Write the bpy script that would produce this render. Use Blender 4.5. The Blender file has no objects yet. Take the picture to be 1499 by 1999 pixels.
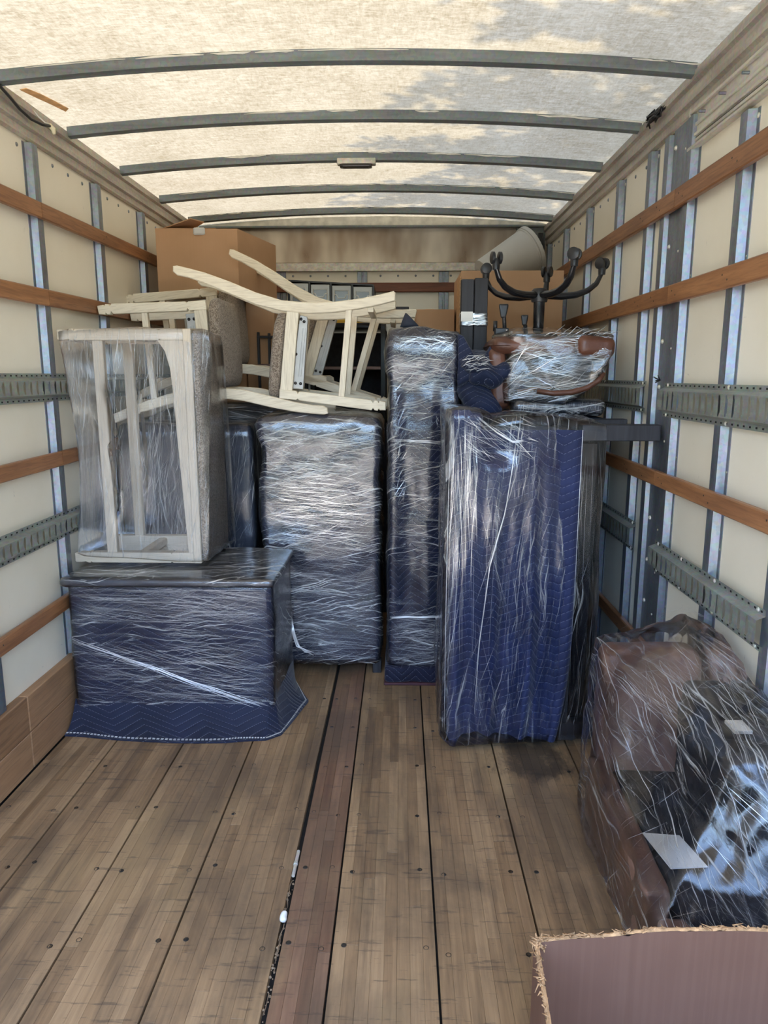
import bpy, bmesh, math, random
from mathutils import Vector, Matrix, noise
from mathutils.bvhtree import BVHTree
random.seed(7)
S = bpy.context.scene
COL = S.collection

# ---------------------------------------------------------------- camera
F = 1400.0
PITCH = math.atan(266.5 / F)
YAW = math.atan(33.5 / F * math.cos(PITCH))
EYE = Vector((0, 0, 1.5))
cd = bpy.data.cameras.new('camera')
cam = bpy.data.objects.new('camera', cd)
COL.objects.link(cam)
cam.location = EYE
cam.rotation_euler = (math.pi / 2 - PITCH, 0, YAW)
cd.sensor_fit = 'VERTICAL'
cd.sensor_height = 36
cd.lens = F / 1999 * 36
cd.clip_start = 0.02
S.camera = cam

# ---------------------------------------------------------------- sky, sun, exposure
SUNDIR = Vector((0.40, 0.24, 0.88)).normalized()
w = bpy.data.worlds.new('world')
S.world = w
w.use_nodes = True
wn = w.node_tree
wn.nodes.clear()
sky = wn.nodes.new('ShaderNodeTexSky')
sky.sky_type = 'NISHITA'
sky.sun_disc = False
sky.sun_elevation = math.asin(SUNDIR.z)
sky.sun_rotation = math.atan2(SUNDIR.x, SUNDIR.y)
sky.air_density = 1.0
sky.dust_density = 2.0
bg = wn.nodes.new('ShaderNodeBackground')
bg.inputs['Strength'].default_value = 0.86
wo = wn.nodes.new('ShaderNodeOutputWorld')
wn.links.new(sky.outputs[0], bg.inputs['Color'])
wn.links.new(bg.outputs[0], wo.inputs['Surface'])

sd = bpy.data.lights.new('sun', 'SUN')
sd.energy = 7.4
sd.color = (1.0, 0.87, 0.64)
sd.angle = math.radians(0.53)
sun = bpy.data.objects.new('sun', sd)
COL.objects.link(sun)
sun.location = (6, 6, 12)
sun.rotation_euler = SUNDIR.to_track_quat('Z', 'Y').to_euler()

vs = S.view_settings
S.display_settings.display_device = 'sRGB'
vs.view_transform = 'Standard'
vs.look = 'None'
vs.exposure = 1.85
vs.gamma = 1.0
vs.use_curve_mapping = False
S.cycles.max_bounces = 12
S.cycles.diffuse_bounces = 6
S.cycles.glossy_bounces = 4
S.cycles.transmission_bounces = 6
S.cycles.transparent_max_bounces = 16
S.cycles.sample_clamp_indirect = 8

# ---------------------------------------------------------------- helpers: points measured from the camera position
FW = Vector((-math.sin(YAW) * math.cos(PITCH), math.cos(YAW) * math.cos(PITCH), -math.sin(PITCH)))
RT = Vector((math.cos(YAW), math.sin(YAW), 0))
UP = RT.cross(FW)


def at(px, py, Y):
    """world point at real depth Y along a measured sight line"""
    d = FW + RT * ((px - 749.5) / F) - UP * ((py - 999.5) / F)
    return EYE + d * (Y / d.y)


# ---------------------------------------------------------------- helpers: nodes
class Mat:
    def __init__(s, name):
        s.m = bpy.data.materials.new(name)
        s.m.use_nodes = True
        s.t = s.m.node_tree
        s.t.nodes.clear()
        s.out = s.t.nodes.new('ShaderNodeOutputMaterial')
        s._obj = None

    def n(s, typ, ins=None, out=0, **pr):
        x = s.t.nodes.new('ShaderNode' + typ)
        for k, v in pr.items():
            setattr(x, k, v)
        for k, v in (ins or {}).items():
            i = x.inputs[k]
            if isinstance(v, bpy.types.NodeSocket):
                s.t.links.new(v, i)
            else:
                i.default_value = v
        return x.outputs[out]

    def math(s, op, a, b=0.0, c=0.0, clamp=False):
        return s.n('Math', {0: a, 1: b, 2: c}, operation=op, use_clamp=clamp)

    def obj(s):
        if s._obj is None:
            s._obj = s.n('TexCoord', out=3)
        return s._obj

    def rnd(s):
        return s.n('ObjectInfo', out='Random')

    def xyz(s, v=None):
        x = s.t.nodes.new('ShaderNodeSeparateXYZ')
        s.t.links.new(v or s.obj(), x.inputs[0])
        return x.outputs

    def vec(s, x=0., y=0., z=0.):
        return s.n('CombineXYZ', {0: x, 1: y, 2: z})

    def map(s, scale=(1, 1, 1), rot=(0, 0, 0), v=None, loc=(0, 0, 0)):
        return s.n('Mapping', {'Vector': v or s.obj(), 'Scale': scale, 'Rotation': rot, 'Location': loc})

    def noise(s, v, scale=1., detail=4., rough=.5, dist=0.):
        return s.n('TexNoise', {'Vector': v, 'Scale': scale, 'Detail': detail, 'Roughness': rough, 'Distortion': dist})

    def ramp(s, f, *st):
        x = s.t.nodes.new('ShaderNodeValToRGB')
        s.t.links.new(f, x.inputs[0])
        e = x.color_ramp.elements
        while len(e) < len(st):
            e.new(0.5)
        for k, (p, c) in enumerate(st):
            e[k].position = p
            e[k].color = (c, c, c, 1) if not hasattr(c, '__len__') else (*c, 1)
        return x.outputs[0]

    def mix(s, f, a, b, bt='MIX'):
        x = s.t.nodes.new('ShaderNodeMix')
        x.data_type = 'RGBA'
        x.blend_type = bt
        for i, v in ((0, f), (6, a), (7, b)):
            if isinstance(v, bpy.types.NodeSocket):
                s.t.links.new(v, x.inputs[i])
            else:
                x.inputs[i].default_value = v if i == 0 else (*v, 1)
        return x.outputs[2]

    def bump(s, h, strength=.3, dist=.01):
        return s.n('Bump', {'Height': h, 'Strength': strength, 'Distance': dist})

    def surf(s, sh):
        s.t.links.new(sh, s.out.inputs['Surface'])
        return s.m

    def bsdf(s, color, rough=.5, metal=0., nrm=None, spec=.5, **k):
        ins = {'Base Color': color if isinstance(color, bpy.types.NodeSocket) else (*color, 1), 'Roughness': rough,
               'Metallic': metal, 'Specular IOR Level': spec}
        if nrm is not None:
            ins['Normal'] = nrm
        ins.update(k)
        return s.n('BsdfPrincipled', ins)


# ---------------------------------------------------------------- helpers: geometry
WLOC = {}


class MB:
    def __init__(s):
        s.v = []
        s.f = []

    def add(s, vs_, fs):
        o = len(s.v)
        s.v += [Vector(p) for p in vs_]
        s.f += [tuple(i + o for i in f) for f in fs]
        return s

    def box(s, x0, x1, y0, y1, z0, z1):
        return s.add([(x0, y0, z0), (x1, y0, z0), (x1, y1, z0), (x0, y1, z0), (x0, y0, z1), (x1, y0, z1), (x1, y1, z1), (x0, y1, z1)],
                     [(0, 3, 2, 1), (4, 5, 6, 7), (0, 1, 5, 4), (1, 2, 6, 5), (2, 3, 7, 6), (3, 0, 4, 7)])

    def bbox(s, x0, x1, y0, y1, z0, z1, b=.003):
        """box with chamfered edges"""
        bm = bmesh.new()
        bmesh.ops.create_cube(bm, size=1)
        for v in bm.verts:
            v.co = Vector(((x0 + x1) / 2 + v.co.x * (x1 - x0), (y0 + y1) / 2 + v.co.y * (y1 - y0), (z0 + z1) / 2 + v.co.z * (z1 - z0)))
        bmesh.ops.bevel(bm, geom=bm.edges[:], offset=b, segments=1, affect='EDGES')
        bm.verts.index_update()
        s.add([v.co.copy() for v in bm.verts], [[v.index for v in f.verts] for f in bm.faces])
        bm.free()
        return s

    def prism(s, pts, y0, y1, b=0.0):
        """pts: (x, z) outline, extruded along Y, chamfered front and back rim"""
        n = len(pts)
        if b > 0:
            cx = sum(p[0] for p in pts) / n
            ins = []
            for i in range(n):
                p0, p1, p2 = Vector(pts[i - 1]), Vector(pts[i]), Vector(pts[(i + 1) % n])
                d1 = (p1 - p0).normalized()
                d2 = (p2 - p1).normalized()
                nn = Vector((-(d1 + d2).y, (d1 + d2).x))
                if nn.length < 1e-6:
                    nn = Vector((-d1.y, d1.x))
                ins.append(p1 + nn.normalized() * b)
            area = sum(pts[i - 1][0] * pts[i][1] - pts[i][0] * pts[i - 1][1] for i in range(n))
            if area < 0:
                ins = [2 * Vector(pts[i]) - ins[i] for i in range(n)]
            rings = [(ins, y0), (pts, y0 + b), (pts, y1 - b), (ins, y1)]
        else:
            rings = [(pts, y0), (pts, y1)]
        o = len(s.v)
        for r, y in rings:
            s.v += [Vector((p[0], y, p[1])) for p in r]
        s.f.append(tuple(o + i for i in range(n)))
        k = len(rings)
        s.f.append(tuple(o + (k - 1) * n + i for i in reversed(range(n))))
        for j in range(k - 1):
            for i in range(n):
                a = o + j * n + i
                c = o + j * n + (i + 1) % n
                s.f.append((a, a + n, c + n, c))
        return s

    def tube(s, pts, r, n=8, cap=True, flat=1.0):
        pts = [Vector(p) for p in pts]
        o = len(s.v)
        ref = None
        for i, p in enumerate(pts):
            t = (pts[min(i + 1, len(pts) - 1)] - pts[max(i - 1, 0)]).normalized()
            if ref is None:
                ref = t.orthogonal().normalized() if abs(t.z) > .9 else t.cross(Vector((0, 0, 1))).normalized()
            ref = (ref - t * ref.dot(t)).normalized()
            b = t.cross(ref)
            rr = r[i] if hasattr(r, '__len__') else r
            for k in range(n):
                a = 2 * math.pi * k / n
                s.v.append(p + ref * math.cos(a) * rr + b * math.sin(a) * rr * flat)
        for i in range(len(pts) - 1):
            for k in range(n):
                a = o + i * n + k
                c = o + i * n + (k + 1) % n
                s.f.append((a, c, c + n, a + n))
        if cap:
            s.f.append(tuple(o + k for k in reversed(range(n))))
            s.f.append(tuple(o + (len(pts) - 1) * n + k for k in range(n)))
        return s

    def grid(s, fn, nu, nv):
        o = len(s.v)
        for j in range(nv + 1):
            for i in range(nu + 1):
                s.v.append(Vector(fn(i / nu, j / nv)))
        for j in range(nv):
            for i in range(nu):
                a = o + j * (nu + 1) + i
                s.f.append((a, a + 1, a + nu + 2, a + nu + 1))
        return s

    def dome(s, c, r, ax, h=None, n=8):
        """low rivet head pointing along ax"""
        ax = Vector(ax).normalized()
        u = ax.orthogonal().normalized()
        v = ax.cross(u)
        h = h or r * .6
        o = len(s.v)
        c = Vector(c)
        for rr, hh in ((r, 0), (r * .75, h * .65)):
            for k in range(n):
                a = 2 * math.pi * k / n
                s.v.append(c + u * math.cos(a) * rr + v * math.sin(a) * rr + ax * hh)
        s.v.append(c + ax * h)
        for k in range(n):
            a, b = o + k, o + (k + 1) % n
            s.f.append((a, b, b + n, a + n))
            s.f.append((a + n, b + n, o + 2 * n))
        return s

    def rbox(s, x0, x1, y0, y1, z0, z1, r=.03, n=16, fn=None):
        """soft rounded box; fn(point, normal) bends it"""
        bm = bmesh.new()
        bmesh.ops.create_cube(bm, size=2)
        bmesh.ops.subdivide_edges(bm, edges=bm.edges[:], cuts=n, use_grid_fill=True)
        h = Vector(((x1 - x0) / 2, (y1 - y0) / 2, (z1 - z0) / 2))
        c = Vector(((x1 + x0) / 2, (y1 + y0) / 2, (z1 + z0) / 2))
        for v in bm.verts:
            q = Vector((v.co.x * h.x, v.co.y * h.y, v.co.z * h.z))
            ii = Vector([max(-(h[k] - r), min(h[k] - r, q[k])) for k in range(3)])
            d = q - ii
            nn = d.normalized() if d.length > 1e-7 else Vector((0, 0, 1))
            q = ii + nn * r if d.length > 1e-7 else q
            p = c + q
            if fn:
                p = fn(p, nn)
            v.co = p
        bm.verts.index_update()
        s.add([v.co.copy() for v in bm.verts], [[v.index for v in f.verts] for f in bm.faces])
        bm.free()
        return s

    def hull(s, pts, cuts=3, smooth=2, fn=None, voxel=None):
        bm = bmesh.new()
        for p in pts:
            bm.verts.new(p)
        bmesh.ops.convex_hull(bm, input=bm.verts[:], use_existing_faces=False)
        loose = [v for v in bm.verts if not v.link_faces]
        bmesh.ops.delete(bm, geom=loose, context='VERTS')
        for _ in range(cuts):
            bmesh.ops.subdivide_edges(bm, edges=bm.edges[:], cuts=1, use_grid_fill=True)
            bmesh.ops.triangulate(bm, faces=bm.faces[:])
        for _ in range(smooth):
            bmesh.ops.smooth_vert(bm, verts=bm.verts[:], factor=.5, use_axis_x=True, use_axis_y=True, use_axis_z=True)
        bm.normal_update()
        if fn:
            new = [fn(v.co.copy(), v.normal.copy()) for v in bm.verts]
            for v, p in zip(bm.verts, new):
                v.co = p
        bm.verts.index_update()
        s.add([v.co.copy() for v in bm.verts], [[v.index for v in f.verts] for f in bm.faces])
        bm.free()
        return s

    def mesh(s, name, mat, off=Vector((0, 0, 0)), smooth=False, angle=None):
        me = bpy.data.meshes.new(name)
        me.from_pydata([p - off for p in s.v], [], s.f)
        me.materials.append(mat)
        if smooth:
            me.polygons.foreach_set('use_smooth', [True] * len(me.polygons))
            if angle:
                me.set_sharp_from_angle(angle=math.radians(angle))
        me.update()
        return me

    def build(s, name, mat, parent=None, smooth=False, angle=None, org=None, **tags):
        off = Vector(org) if org is not None else (WLOC[parent] if parent else Vector((0, 0, 0)))
        o = bpy.data.objects.new(name, s.mesh(name, mat, off, smooth, angle))
        COL.objects.link(o)
        if parent:
            o.parent = parent
            o.location = off - WLOC[parent]
        else:
            o.location = off
        WLOC[o] = off
        for k, v in tags.items():
            o[k] = v
        return o

    def bvh(s):
        return BVHTree.FromPolygons(s.v, s.f)


def thing(name, loc, label, category, group=None):
    o = bpy.data.objects.new(name, None)
    o.empty_display_size = .1
    COL.objects.link(o)
    o.location = loc
    WLOC[o] = Vector(loc)
    o['label'] = label
    o['category'] = category
    if group:
        o['group'] = group
    return o


def fbm(p, s, seed=0.):
    return noise.noise(Vector((p[0] * s + seed, p[1] * s + seed * 1.7, p[2] * s - seed)))


# ---------------------------------------------------------------- materials
def m_plain(name, col, rough=.5, metal=0., var=.12, sc=8., bump=.0, spec=.5):
    m = Mat(name)
    n = m.noise(m.obj(), sc, 5.)
    c = m.mix(m.ramp(n, (.3, 0.), (.7, 1.)), tuple(x * (1 - var) for x in col), tuple(min(1, x * (1 + var)) for x in col))
    nr = m.bump(m.noise(m.obj(), sc * 12, 4.), bump, .003) if bump else None
    return m.surf(m.bsdf(c, rough, metal, nr, spec))


def m_wall(name):
    m = Mat(name)
    n = m.noise(m.obj(), 1.6, 5., .55)
    c = m.mix(m.ramp(n, (.3, 0.), (.7, 1.)), (.74, .67, .52), (.83, .77, .63))
    # scuffs: short dark scratches gathered in patches
    s1 = m.noise(m.map((3, 9, 26), (.6, 0, 0)), 1.5, 6., .7)
    s2 = m.noise(m.obj(), 2.2, 2.)
    s3 = m.noise(m.map((3, 30, 9), (-.5, 0, 0)), 1.3, 6., .7)
    sc = m.math('MULTIPLY', m.ramp(s1, (.655, 0.), (.69, 1.)), m.ramp(s2, (.5, 0.), (.6, 1.)))
    sd_ = m.math('MULTIPLY', m.ramp(s3, (.66, 0.), (.70, 1.)), m.ramp(s2, (.42, 1.), (.5, 0.)))
    c = m.mix(m.math('MULTIPLY', m.math('MAXIMUM', sc, sd_), .55), c, (.22, .2, .17))
    b = m.bump(m.noise(m.obj(), 7., 3.), .12, .01)
    return m.surf(m.bsdf(c, .32, 0., b, .5))


def m_metal(name, col, rough=.42, metal=.75, streak=(6, 6, 1), sc=6.):
    m = Mat(name)
    n = m.noise(m.map(streak), sc, 6., .6)
    v = m.n('TexVoronoi', {'Vector': m.obj(), 'Scale': 90.}, out='Color')
    c = m.mix(m.ramp(n, (.3, 0.), (.7, 1.)), tuple(x * .72 for x in col), tuple(min(1, x * 1.2) for x in col))
    c = m.mix(.12, c, v, 'OVERLAY')
    r = m.math('ADD', m.math('MULTIPLY', n, .25), rough - .12)
    return m.surf(m.bsdf(c, r, metal, m.bump(n, .12, .004)))


def m_wood(name, c0, c1, axis=1, rough=.5, grain=22., rnd=.5, wear=(.08, .05, .03), wearamt=.5):
    m = Mat(name)
    sc = [grain, grain, grain]
    sc[axis] = grain * .06
    r = m.rnd()
    off = m.vec(m.math('MULTIPLY', r, 37.), m.math('MULTIPLY', r, 91.), m.math('MULTIPLY', r, 13.))
    v = m.n('VectorMath', {0: m.obj(), 1: off}, operation='ADD')
    g = m.noise(m.map(sc, v=v), 1.6, 7., .65, .6)
    c = m.mix(m.ramp(g, (.3, 0.), (.72, 1.)), c0, c1)
    fine = m.noise(m.map([x * 5 for x in sc], v=v), 1.5, 3.)
    c = m.mix(m.math('MULTIPLY', m.ramp(fine, (.38, 1.), (.5, 0.)), .35), c, wear)
    big = m.noise(v, 2.3, 5., .6)
    c = m.mix(m.math('MULTIPLY', m.ramp(big, (.5, 0.), (.75, 1.)), wearamt), c, wear)
    c = m.mix(rnd, c, m.mix(r, tuple(x * .6 for x in c0), tuple(min(1, x * 1.1) for x in c1)), 'MIX')
    return m.surf(m.bsdf(c, rough, 0., m.bump(g, .15, .002), .4))


def m_floor(red=False):
    m = Mat('reddish_floor_wood' if red else 'laminated_floor_wood')
    r = m.rnd()
    wp = m.n('NewGeometry', out='Position')
    off = m.vec(m.math('MULTIPLY', r, 37.), m.math('MULTIPLY', r, 91.), 0.)
    v = m.n('VectorMath', {0: wp, 1: off}, operation='ADD')
    g = m.noise(m.map((70, 2.6, 1), v=v), 1.4, 6., .6)
    base = m.ramp(r, (0., (.17, .095, .042)), (.3, (.26, .155, .078)), (.65, (.32, .197, .10)), (1., (.42, .27, .145))) if not red else m.ramp(r, (0., (.125, .060, .038)), (.5, (.17, .085, .052)), (1., (.23, .125, .08)))
    c = m.mix(.42 if not red else .2, base, m.mix(m.ramp(g, (.3, 0.), (.7, 1.)), (.12, .07, .038), (.42, .275, .15)))
    # worn pale traffic areas and grey-brown stains
    big = m.noise(m.map((1.4, .8, 1), v=wp), 1.8, 6., .62, .4)
    c = m.mix(m.math('MULTIPLY', m.ramp(big, (.45, 0.), (.60, 1.)), .62), c, (.11, .075, .048))
    big2 = m.noise(m.map((1.7, .7, 1), v=wp, loc=(4, 7, 0)), 2.2, 5., .6)
    c = m.mix(m.math('MULTIPLY', m.ramp(big2, (.52, 0.), (.68, 1.)), .35), c, (.42, .285, .14))
    # long streak stains across several strips
    st = m.noise(m.map((10, 1.1, 1), v=wp), 1.2, 5., .6)
    c = m.mix(m.math('MULTIPLY', m.ramp(st, (.50, 0.), (.66, 1.)), .6), c, (.085, .055, .035))
    # scratches
    s1 = m.noise(m.map((3.5, 34, 1), (0, 0, .35), v=wp), 1.2, 6., .72)
    s2 = m.noise(m.map((5, 40, 1), (0, 0, -.9), v=wp), 1.1, 6., .72)
    sc = m.math('MAXIMUM', m.ramp(s1, (.59, 0.), (.63, 1.)), m.ramp(s2, (.60, 0.), (.64, 1.)))
    c = m.mix(m.math('MULTIPLY', sc, .5), c, (.06, .045, .035))
    # the tar-like blotches near the stacked furniture on the right
    xyz = m.xyz(wp)
    dx = m.math('SUBTRACT', xyz[0], .53)
    dy = m.math('SUBTRACT', xyz[1], 2.62)
    d = m.math('SQRT', m.math('ADD', m.math('MULTIPLY', dx, dx), m.math('MULTIPLY', m.math('MULTIPLY', dy, dy), .8)))
    bl = m.math('ADD', d, m.math('MULTIPLY', m.noise(m.map((9, 5, 1), v=wp), 1.2, 6., .7), .5))
    c = m.mix(m.math('MULTIPLY', m.ramp(bl, (.33, 1.), (.42, 0.)), .8), c, (.035, .027, .02))
    rr = m.math('ADD', m.math('MULTIPLY', g, .2), .42)
    return m.surf(m.bsdf(c, rr, 0., m.bump(g, .12, .001), .35))


def m_roof():
    m = Mat('translucent_fibreglass')
    f1 = m.noise(m.map((9, 26, 1), (0, 0, .4)), 2.4, 8., .72, 1.2)
    f2 = m.noise(m.map((60, 14, 1), (0, 0, -.3)), 1.6, 6., .7, .8)
    f3 = m.noise(m.obj(), 3., 5., .6)
    weave = m.n('TexWave', {'Vector': m.obj(), 'Scale': 34., 'Distortion': 3., 'Detail': 2.}, out=1, bands_direction='Y')
    k = m.math('ADD', m.math('ADD', m.math('MULTIPLY', f1, .5), m.math('MULTIPLY', f2, .3)), m.math('MULTIPLY', f3, .2))
    k = m.math('ADD', k, m.math('MULTIPLY', weave, .03))
    c = m.mix(m.ramp(k, (.40, 0.), (.60, 1.)), (.44, .36, .22), (.92, .82, .60))
    tr = m.n('BsdfTranslucent', {'Color': c})
    df = m.n('BsdfDiffuse', {'Color': m.mix(.5, c, (.8, .76, .64))})
    tr = m.n('MixShader', {0: .903, 1: tr, 2: m.n('BsdfTranslucent', {'Color': (.0, .0, .0, 1)})})
    return m.surf(m.n('MixShader', {0: .30, 1: tr, 2: df}))


def m_tweed():
    m = Mat('brown_tweed')
    v = m.n('TexVoronoi', {'Vector': m.obj(), 'Scale': 230.}, out='Distance')
    v2 = m.n('TexVoronoi', {'Vector': m.obj(), 'Scale': 230.}, out='Color')
    n = m.noise(m.obj(), 60., 3.)
    c = m.mix(m.ramp(m.xyz(v2)[0], (.25, 0.), (.7, 1.)), (.17, .13, .095), (.42, .345, .265))
    c = m.mix(.25, c, (.2, .15, .11))
    return m.surf(m.bsdf(c, .95, 0., m.bump(v, .8, .004), .1, **{'Sheen Weight': .2}))


def m_card(name, c0, c1):
    m = Mat(name)
    n = m.noise(m.map((1.5, 1.5, 1.5)), 2., 4.)
    st = m.noise(m.map((90, 90, .6)), 1.3, 2.)
    c = m.mix(m.ramp(n, (.3, 0.), (.7, 1.)), c0, c1)
    c = m.mix(m.math('MULTIPLY', m.ramp(st, (.45, 0.), (.6, 1.)), .012), c, (.9, .6, .4))
    fr = m.noise(m.obj(), 120., 3.)
    return m.surf(m.bsdf(c, .75, 0., m.bump(m.math('ADD', st, m.math('MULTIPLY', fr, .4)), .05, .001), .25))


def m_blanket(name='quilted_moving_blanket', col=(.009, .015, .044), sp=.030, half=.105, vertical_peak=0.5, ph=0.):
    m = Mat(name)
    x = m.xyz()
    u = m.math('ADD', m.math('ADD', x[0], m.math('MULTIPLY', x[1], .9)), ph)
    v = m.math('ADD', x[2], m.math('MULTIPLY', x[1], .75))
    wob = m.noise(m.obj(), 3., 2.)
    v = m.math('ADD', v, m.math('MULTIPLY', wob, .03))
    zig = m.math('MULTIPLY', m.math('PINGPONG', u, half), vertical_peak)
    t = m.math('FRACT', m.math('DIVIDE', m.math('SUBTRACT', v, zig), sp))
    edge = m.math('ABSOLUTE', m.math('SUBTRACT', t, .5))
    line = m.math('GREATER_THAN', edge, .474)
    dash = m.math('LESS_THAN', m.math('FRACT', m.math('DIVIDE', u, .011)), .68)
    n = m.noise(m.obj(), 5., 5.)
    c = m.mix(m.ramp(n, (.3, 0.), (.7, 1.)), tuple(k * .75 for k in col), tuple(k * 1.35 for k in col))
    c = m.mix(m.math('MULTIPLY', m.math('MULTIPLY', line, dash), .42), c, (.30, .32, .42))
    puff = m.math('SUBTRACT', 1., m.math('POWER', m.math('MULTIPLY', edge, 2.), 3.))
    cr = m.noise(m.map((1, 1, 1)), 26., 5., .6)
    h = m.math('ADD', puff, m.math('MULTIPLY', cr, .8))
    return m.surf(m.bsdf(c, .72, 0., m.bump(h, .5, .006), .3, **{'Sheen Weight': .15}))


def m_film(name, mode='H', dens=1.0, fine=1.0, clear=.10, tilt=.05, base=.03, seed=0., rough=.16):
    """stretch wrap: clear glossy sheet with whitened stretch lines"""
    m = Mat(name)
    x = m.xyz()
    hor = m.math('ADD', x[0], m.math('MULTIPLY', x[1], .8))
    u, v = (hor, m.math('ADD', x[2], m.math('MULTIPLY', x[1], .6))) if mode == 'H' else (x[2], hor)
    if mode == 'D':
        v = m.math('ADD', m.math('MULTIPLY', x[0], .8), m.math('MULTIPLY', x[2], .62))
        u = m.math('ADD', m.math('MULTIPLY', x[1], .7), m.math('SUBTRACT', m.math('MULTIPLY', x[2], .7), m.math('MULTIPLY', x[0], .6)))
    warp = m.noise(m.obj(), 2.3, 3.)
    warp2 = m.noise(m.obj(), 9., 3.)
    v = m.math('ADD', v, m.math('MULTIPLY', m.math('SUBTRACT', warp, .5), .10))
    v = m.math('ADD', v, m.math('MULTIPLY', m.math('SUBTRACT', warp2, .5), .012))
    v1 = m.math('ADD', v, m.math('MULTIPLY', u, tilt))
    v2 = m.math('ADD', v, m.math('MULTIPLY', u, -tilt * 2.2 - .04))
    A = m.noise(m.vec(m.math('MULTIPLY', u, 1.5), m.math('MULTIPLY', v1, 48 * fine), seed), 1., 6., .72, .15)
    B = m.noise(m.vec(m.math('MULTIPLY', u, 2.), m.math('MULTIPLY', v2, 90 * fine), seed + 5), 1., 4., .65, .15)
    Cc = m.noise(m.vec(m.math('MULTIPLY', u, 4.5), m.math('MULTIPLY', v2, 30 * fine), seed + 9), 1., 7., .78, .4)
    P = m.noise(m.vec(m.math('MULTIPLY', u, 2.4), m.math('MULTIPLY', v, 6.), seed + 2), 1., 4., .55)
    a = m.ramp(A, (.555, 0.), (.60, .5), (.65, 1.))
    b = m.ramp(B, (.58, 0.), (.64, 1.))
    c = m.ramp(Cc, (.595, 0.), (.66, 1.))
    p = m.ramp(P, (.40, .05), (.62, 1.))
    st = m.math('MULTIPLY', m.math('MAXIMUM', m.math('MAXIMUM', a, b), c), m.math('MULTIPLY', p, dens), clamp=True)
    fac = m.math('ADD', m.math('MULTIPLY', st, .9), m.math('MULTIPLY', base, .25), clamp=True)
    h = m.math('ADD', m.math('ADD', A, m.math('MULTIPLY', B, .5)), m.math('MULTIPLY', Cc, .6))
    bp = m.bump(h, .85, .012)
    bps = m.bump(h, .22, .004)
    tr = m.n('BsdfTransparent', {'Color': (.96, .97, 1, 1)})
    gl = m.n('BsdfGlossy', {'Color': (1, 1, 1, 1), 'Roughness': rough, 'Normal': bp})
    fr = m.n('Fresnel', {'IOR': 1.45, 'Normal': bps})
    clr = m.n('MixShader', {0: m.math('ADD', m.math('MULTIPLY', fr, .9), clear * .22, clamp=True), 1: tr, 2: m.n('BsdfGlossy', {'Color': (1, 1, 1, 1), 'Roughness': rough * .3, 'Normal': bps})})
    df = m.n('BsdfDiffuse', {'Color': (.9, .9, .88, 1), 'Normal': bp})
    tl = m.n('BsdfTranslucent', {'Color': (.8, .8, .78, 1), 'Normal': bp})
    gl2 = m.n('BsdfGlossy', {'Color': (1, 1, 1, 1), 'Roughness': .3, 'Normal': bp})
    wh = m.n('MixShader', {0: .45, 1: m.n('MixShader', {0: .35, 1: df, 2: tl}), 2: gl2})
    return m.surf(m.n('MixShader', {0: fac, 1: clr, 2: wh}))


def m_strand():
    m = Mat('gathered_film')
    df = m.n('BsdfDiffuse', {'Color': (.86, .87, .88, 1)})
    gl = m.n('BsdfGlossy', {'Color': (1, 1, 1, 1), 'Roughness': .18})
    tr = m.n('BsdfTransparent', {'Color': (1, 1, 1, 1)})
    a = m.n('MixShader', {0: .5, 1: df, 2: gl})
    return m.surf(m.n('MixShader', {0: .8, 1: tr, 2: a}))


def m_header():
    m = Mat('brushed_aluminium_header')
    n = m.noise(m.map((2.2, 1, .9)), 1.6, 3., .5)
    g = m.noise(m.map((2, 2, 260)), 1., 2.)
    c = m.mix(m.ramp(n, (.3, 0.), (.7, 1.)), (.17, .095, .055), (.66, .58, .47))  # brown blotches put into the colour for reflections of the cartons
    return m.surf(m.bsdf(c, m.math('ADD', m.math('MULTIPLY', n, .3), .16), .95, m.bump(m.math('ADD', n, m.math('MULTIPLY', g, .04)), .25, .02)))


WALL = m_wall('scuffed_white_liner')
GALV = m_metal('galvanised_steel', (.25, .27, .30), .42, .75, (5, 5, 1.2))
TRACK = m_metal('zinc_green_steel', (.31, .325, .285), .5, .5, (4, 1, 6))
ALU = m_metal('side_rail_aluminium', (.50, .45, .38), .5, .55, (3, .5, 6))
ALUP = m_metal('pale_aluminium_panel', (.62, .58, .50), .45, .4, (3, .5, 5))
RIB = m_metal('roof_bow_steel', (.17, .19, .19), .5, .4, (.6, 6, 6))
CAULK = m_plain('sealant', (.62, .60, .52), .7, 0, .2, 20.)
RAILW = m_wood('varnished_slat_wood', (.17, .065, .026), (.42, .20, .085), 1, .42, 20., .25, (.06, .025, .012), .45)
KICK = m_wood('worn_kick_board_wood', (.22, .11, .05), (.40, .23, .12), 1, .6, 16., .3, (.07, .045, .03), .7)
FLOORW = m_floor()
FLOORRED = m_floor(True)
DARKGAP = m_plain('black_joint_dirt', (.012, .011, .010), .9, 0, .4, 60.)
ROOF = m_roof()
HEADER = m_header()
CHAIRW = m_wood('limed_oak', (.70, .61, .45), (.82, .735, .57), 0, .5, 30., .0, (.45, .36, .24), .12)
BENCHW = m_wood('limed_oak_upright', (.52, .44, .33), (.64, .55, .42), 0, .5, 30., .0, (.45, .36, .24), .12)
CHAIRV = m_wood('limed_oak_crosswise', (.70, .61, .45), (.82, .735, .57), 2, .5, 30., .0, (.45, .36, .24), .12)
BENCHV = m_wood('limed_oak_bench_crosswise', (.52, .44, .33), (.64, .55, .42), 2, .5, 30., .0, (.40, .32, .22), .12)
TWEED = m_tweed()
ZINC = m_plain('corner_bracket_alloy', (.40, .385, .35), .4, .25, .1, 12.)
BLACK = m_plain('black_plastic', (.016, .016, .018), .38, 0, .3, 20., .1)
BLACKM = m_plain('black_enamel', (.010, .010, .012), .18, 0, .2, 8.)
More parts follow.
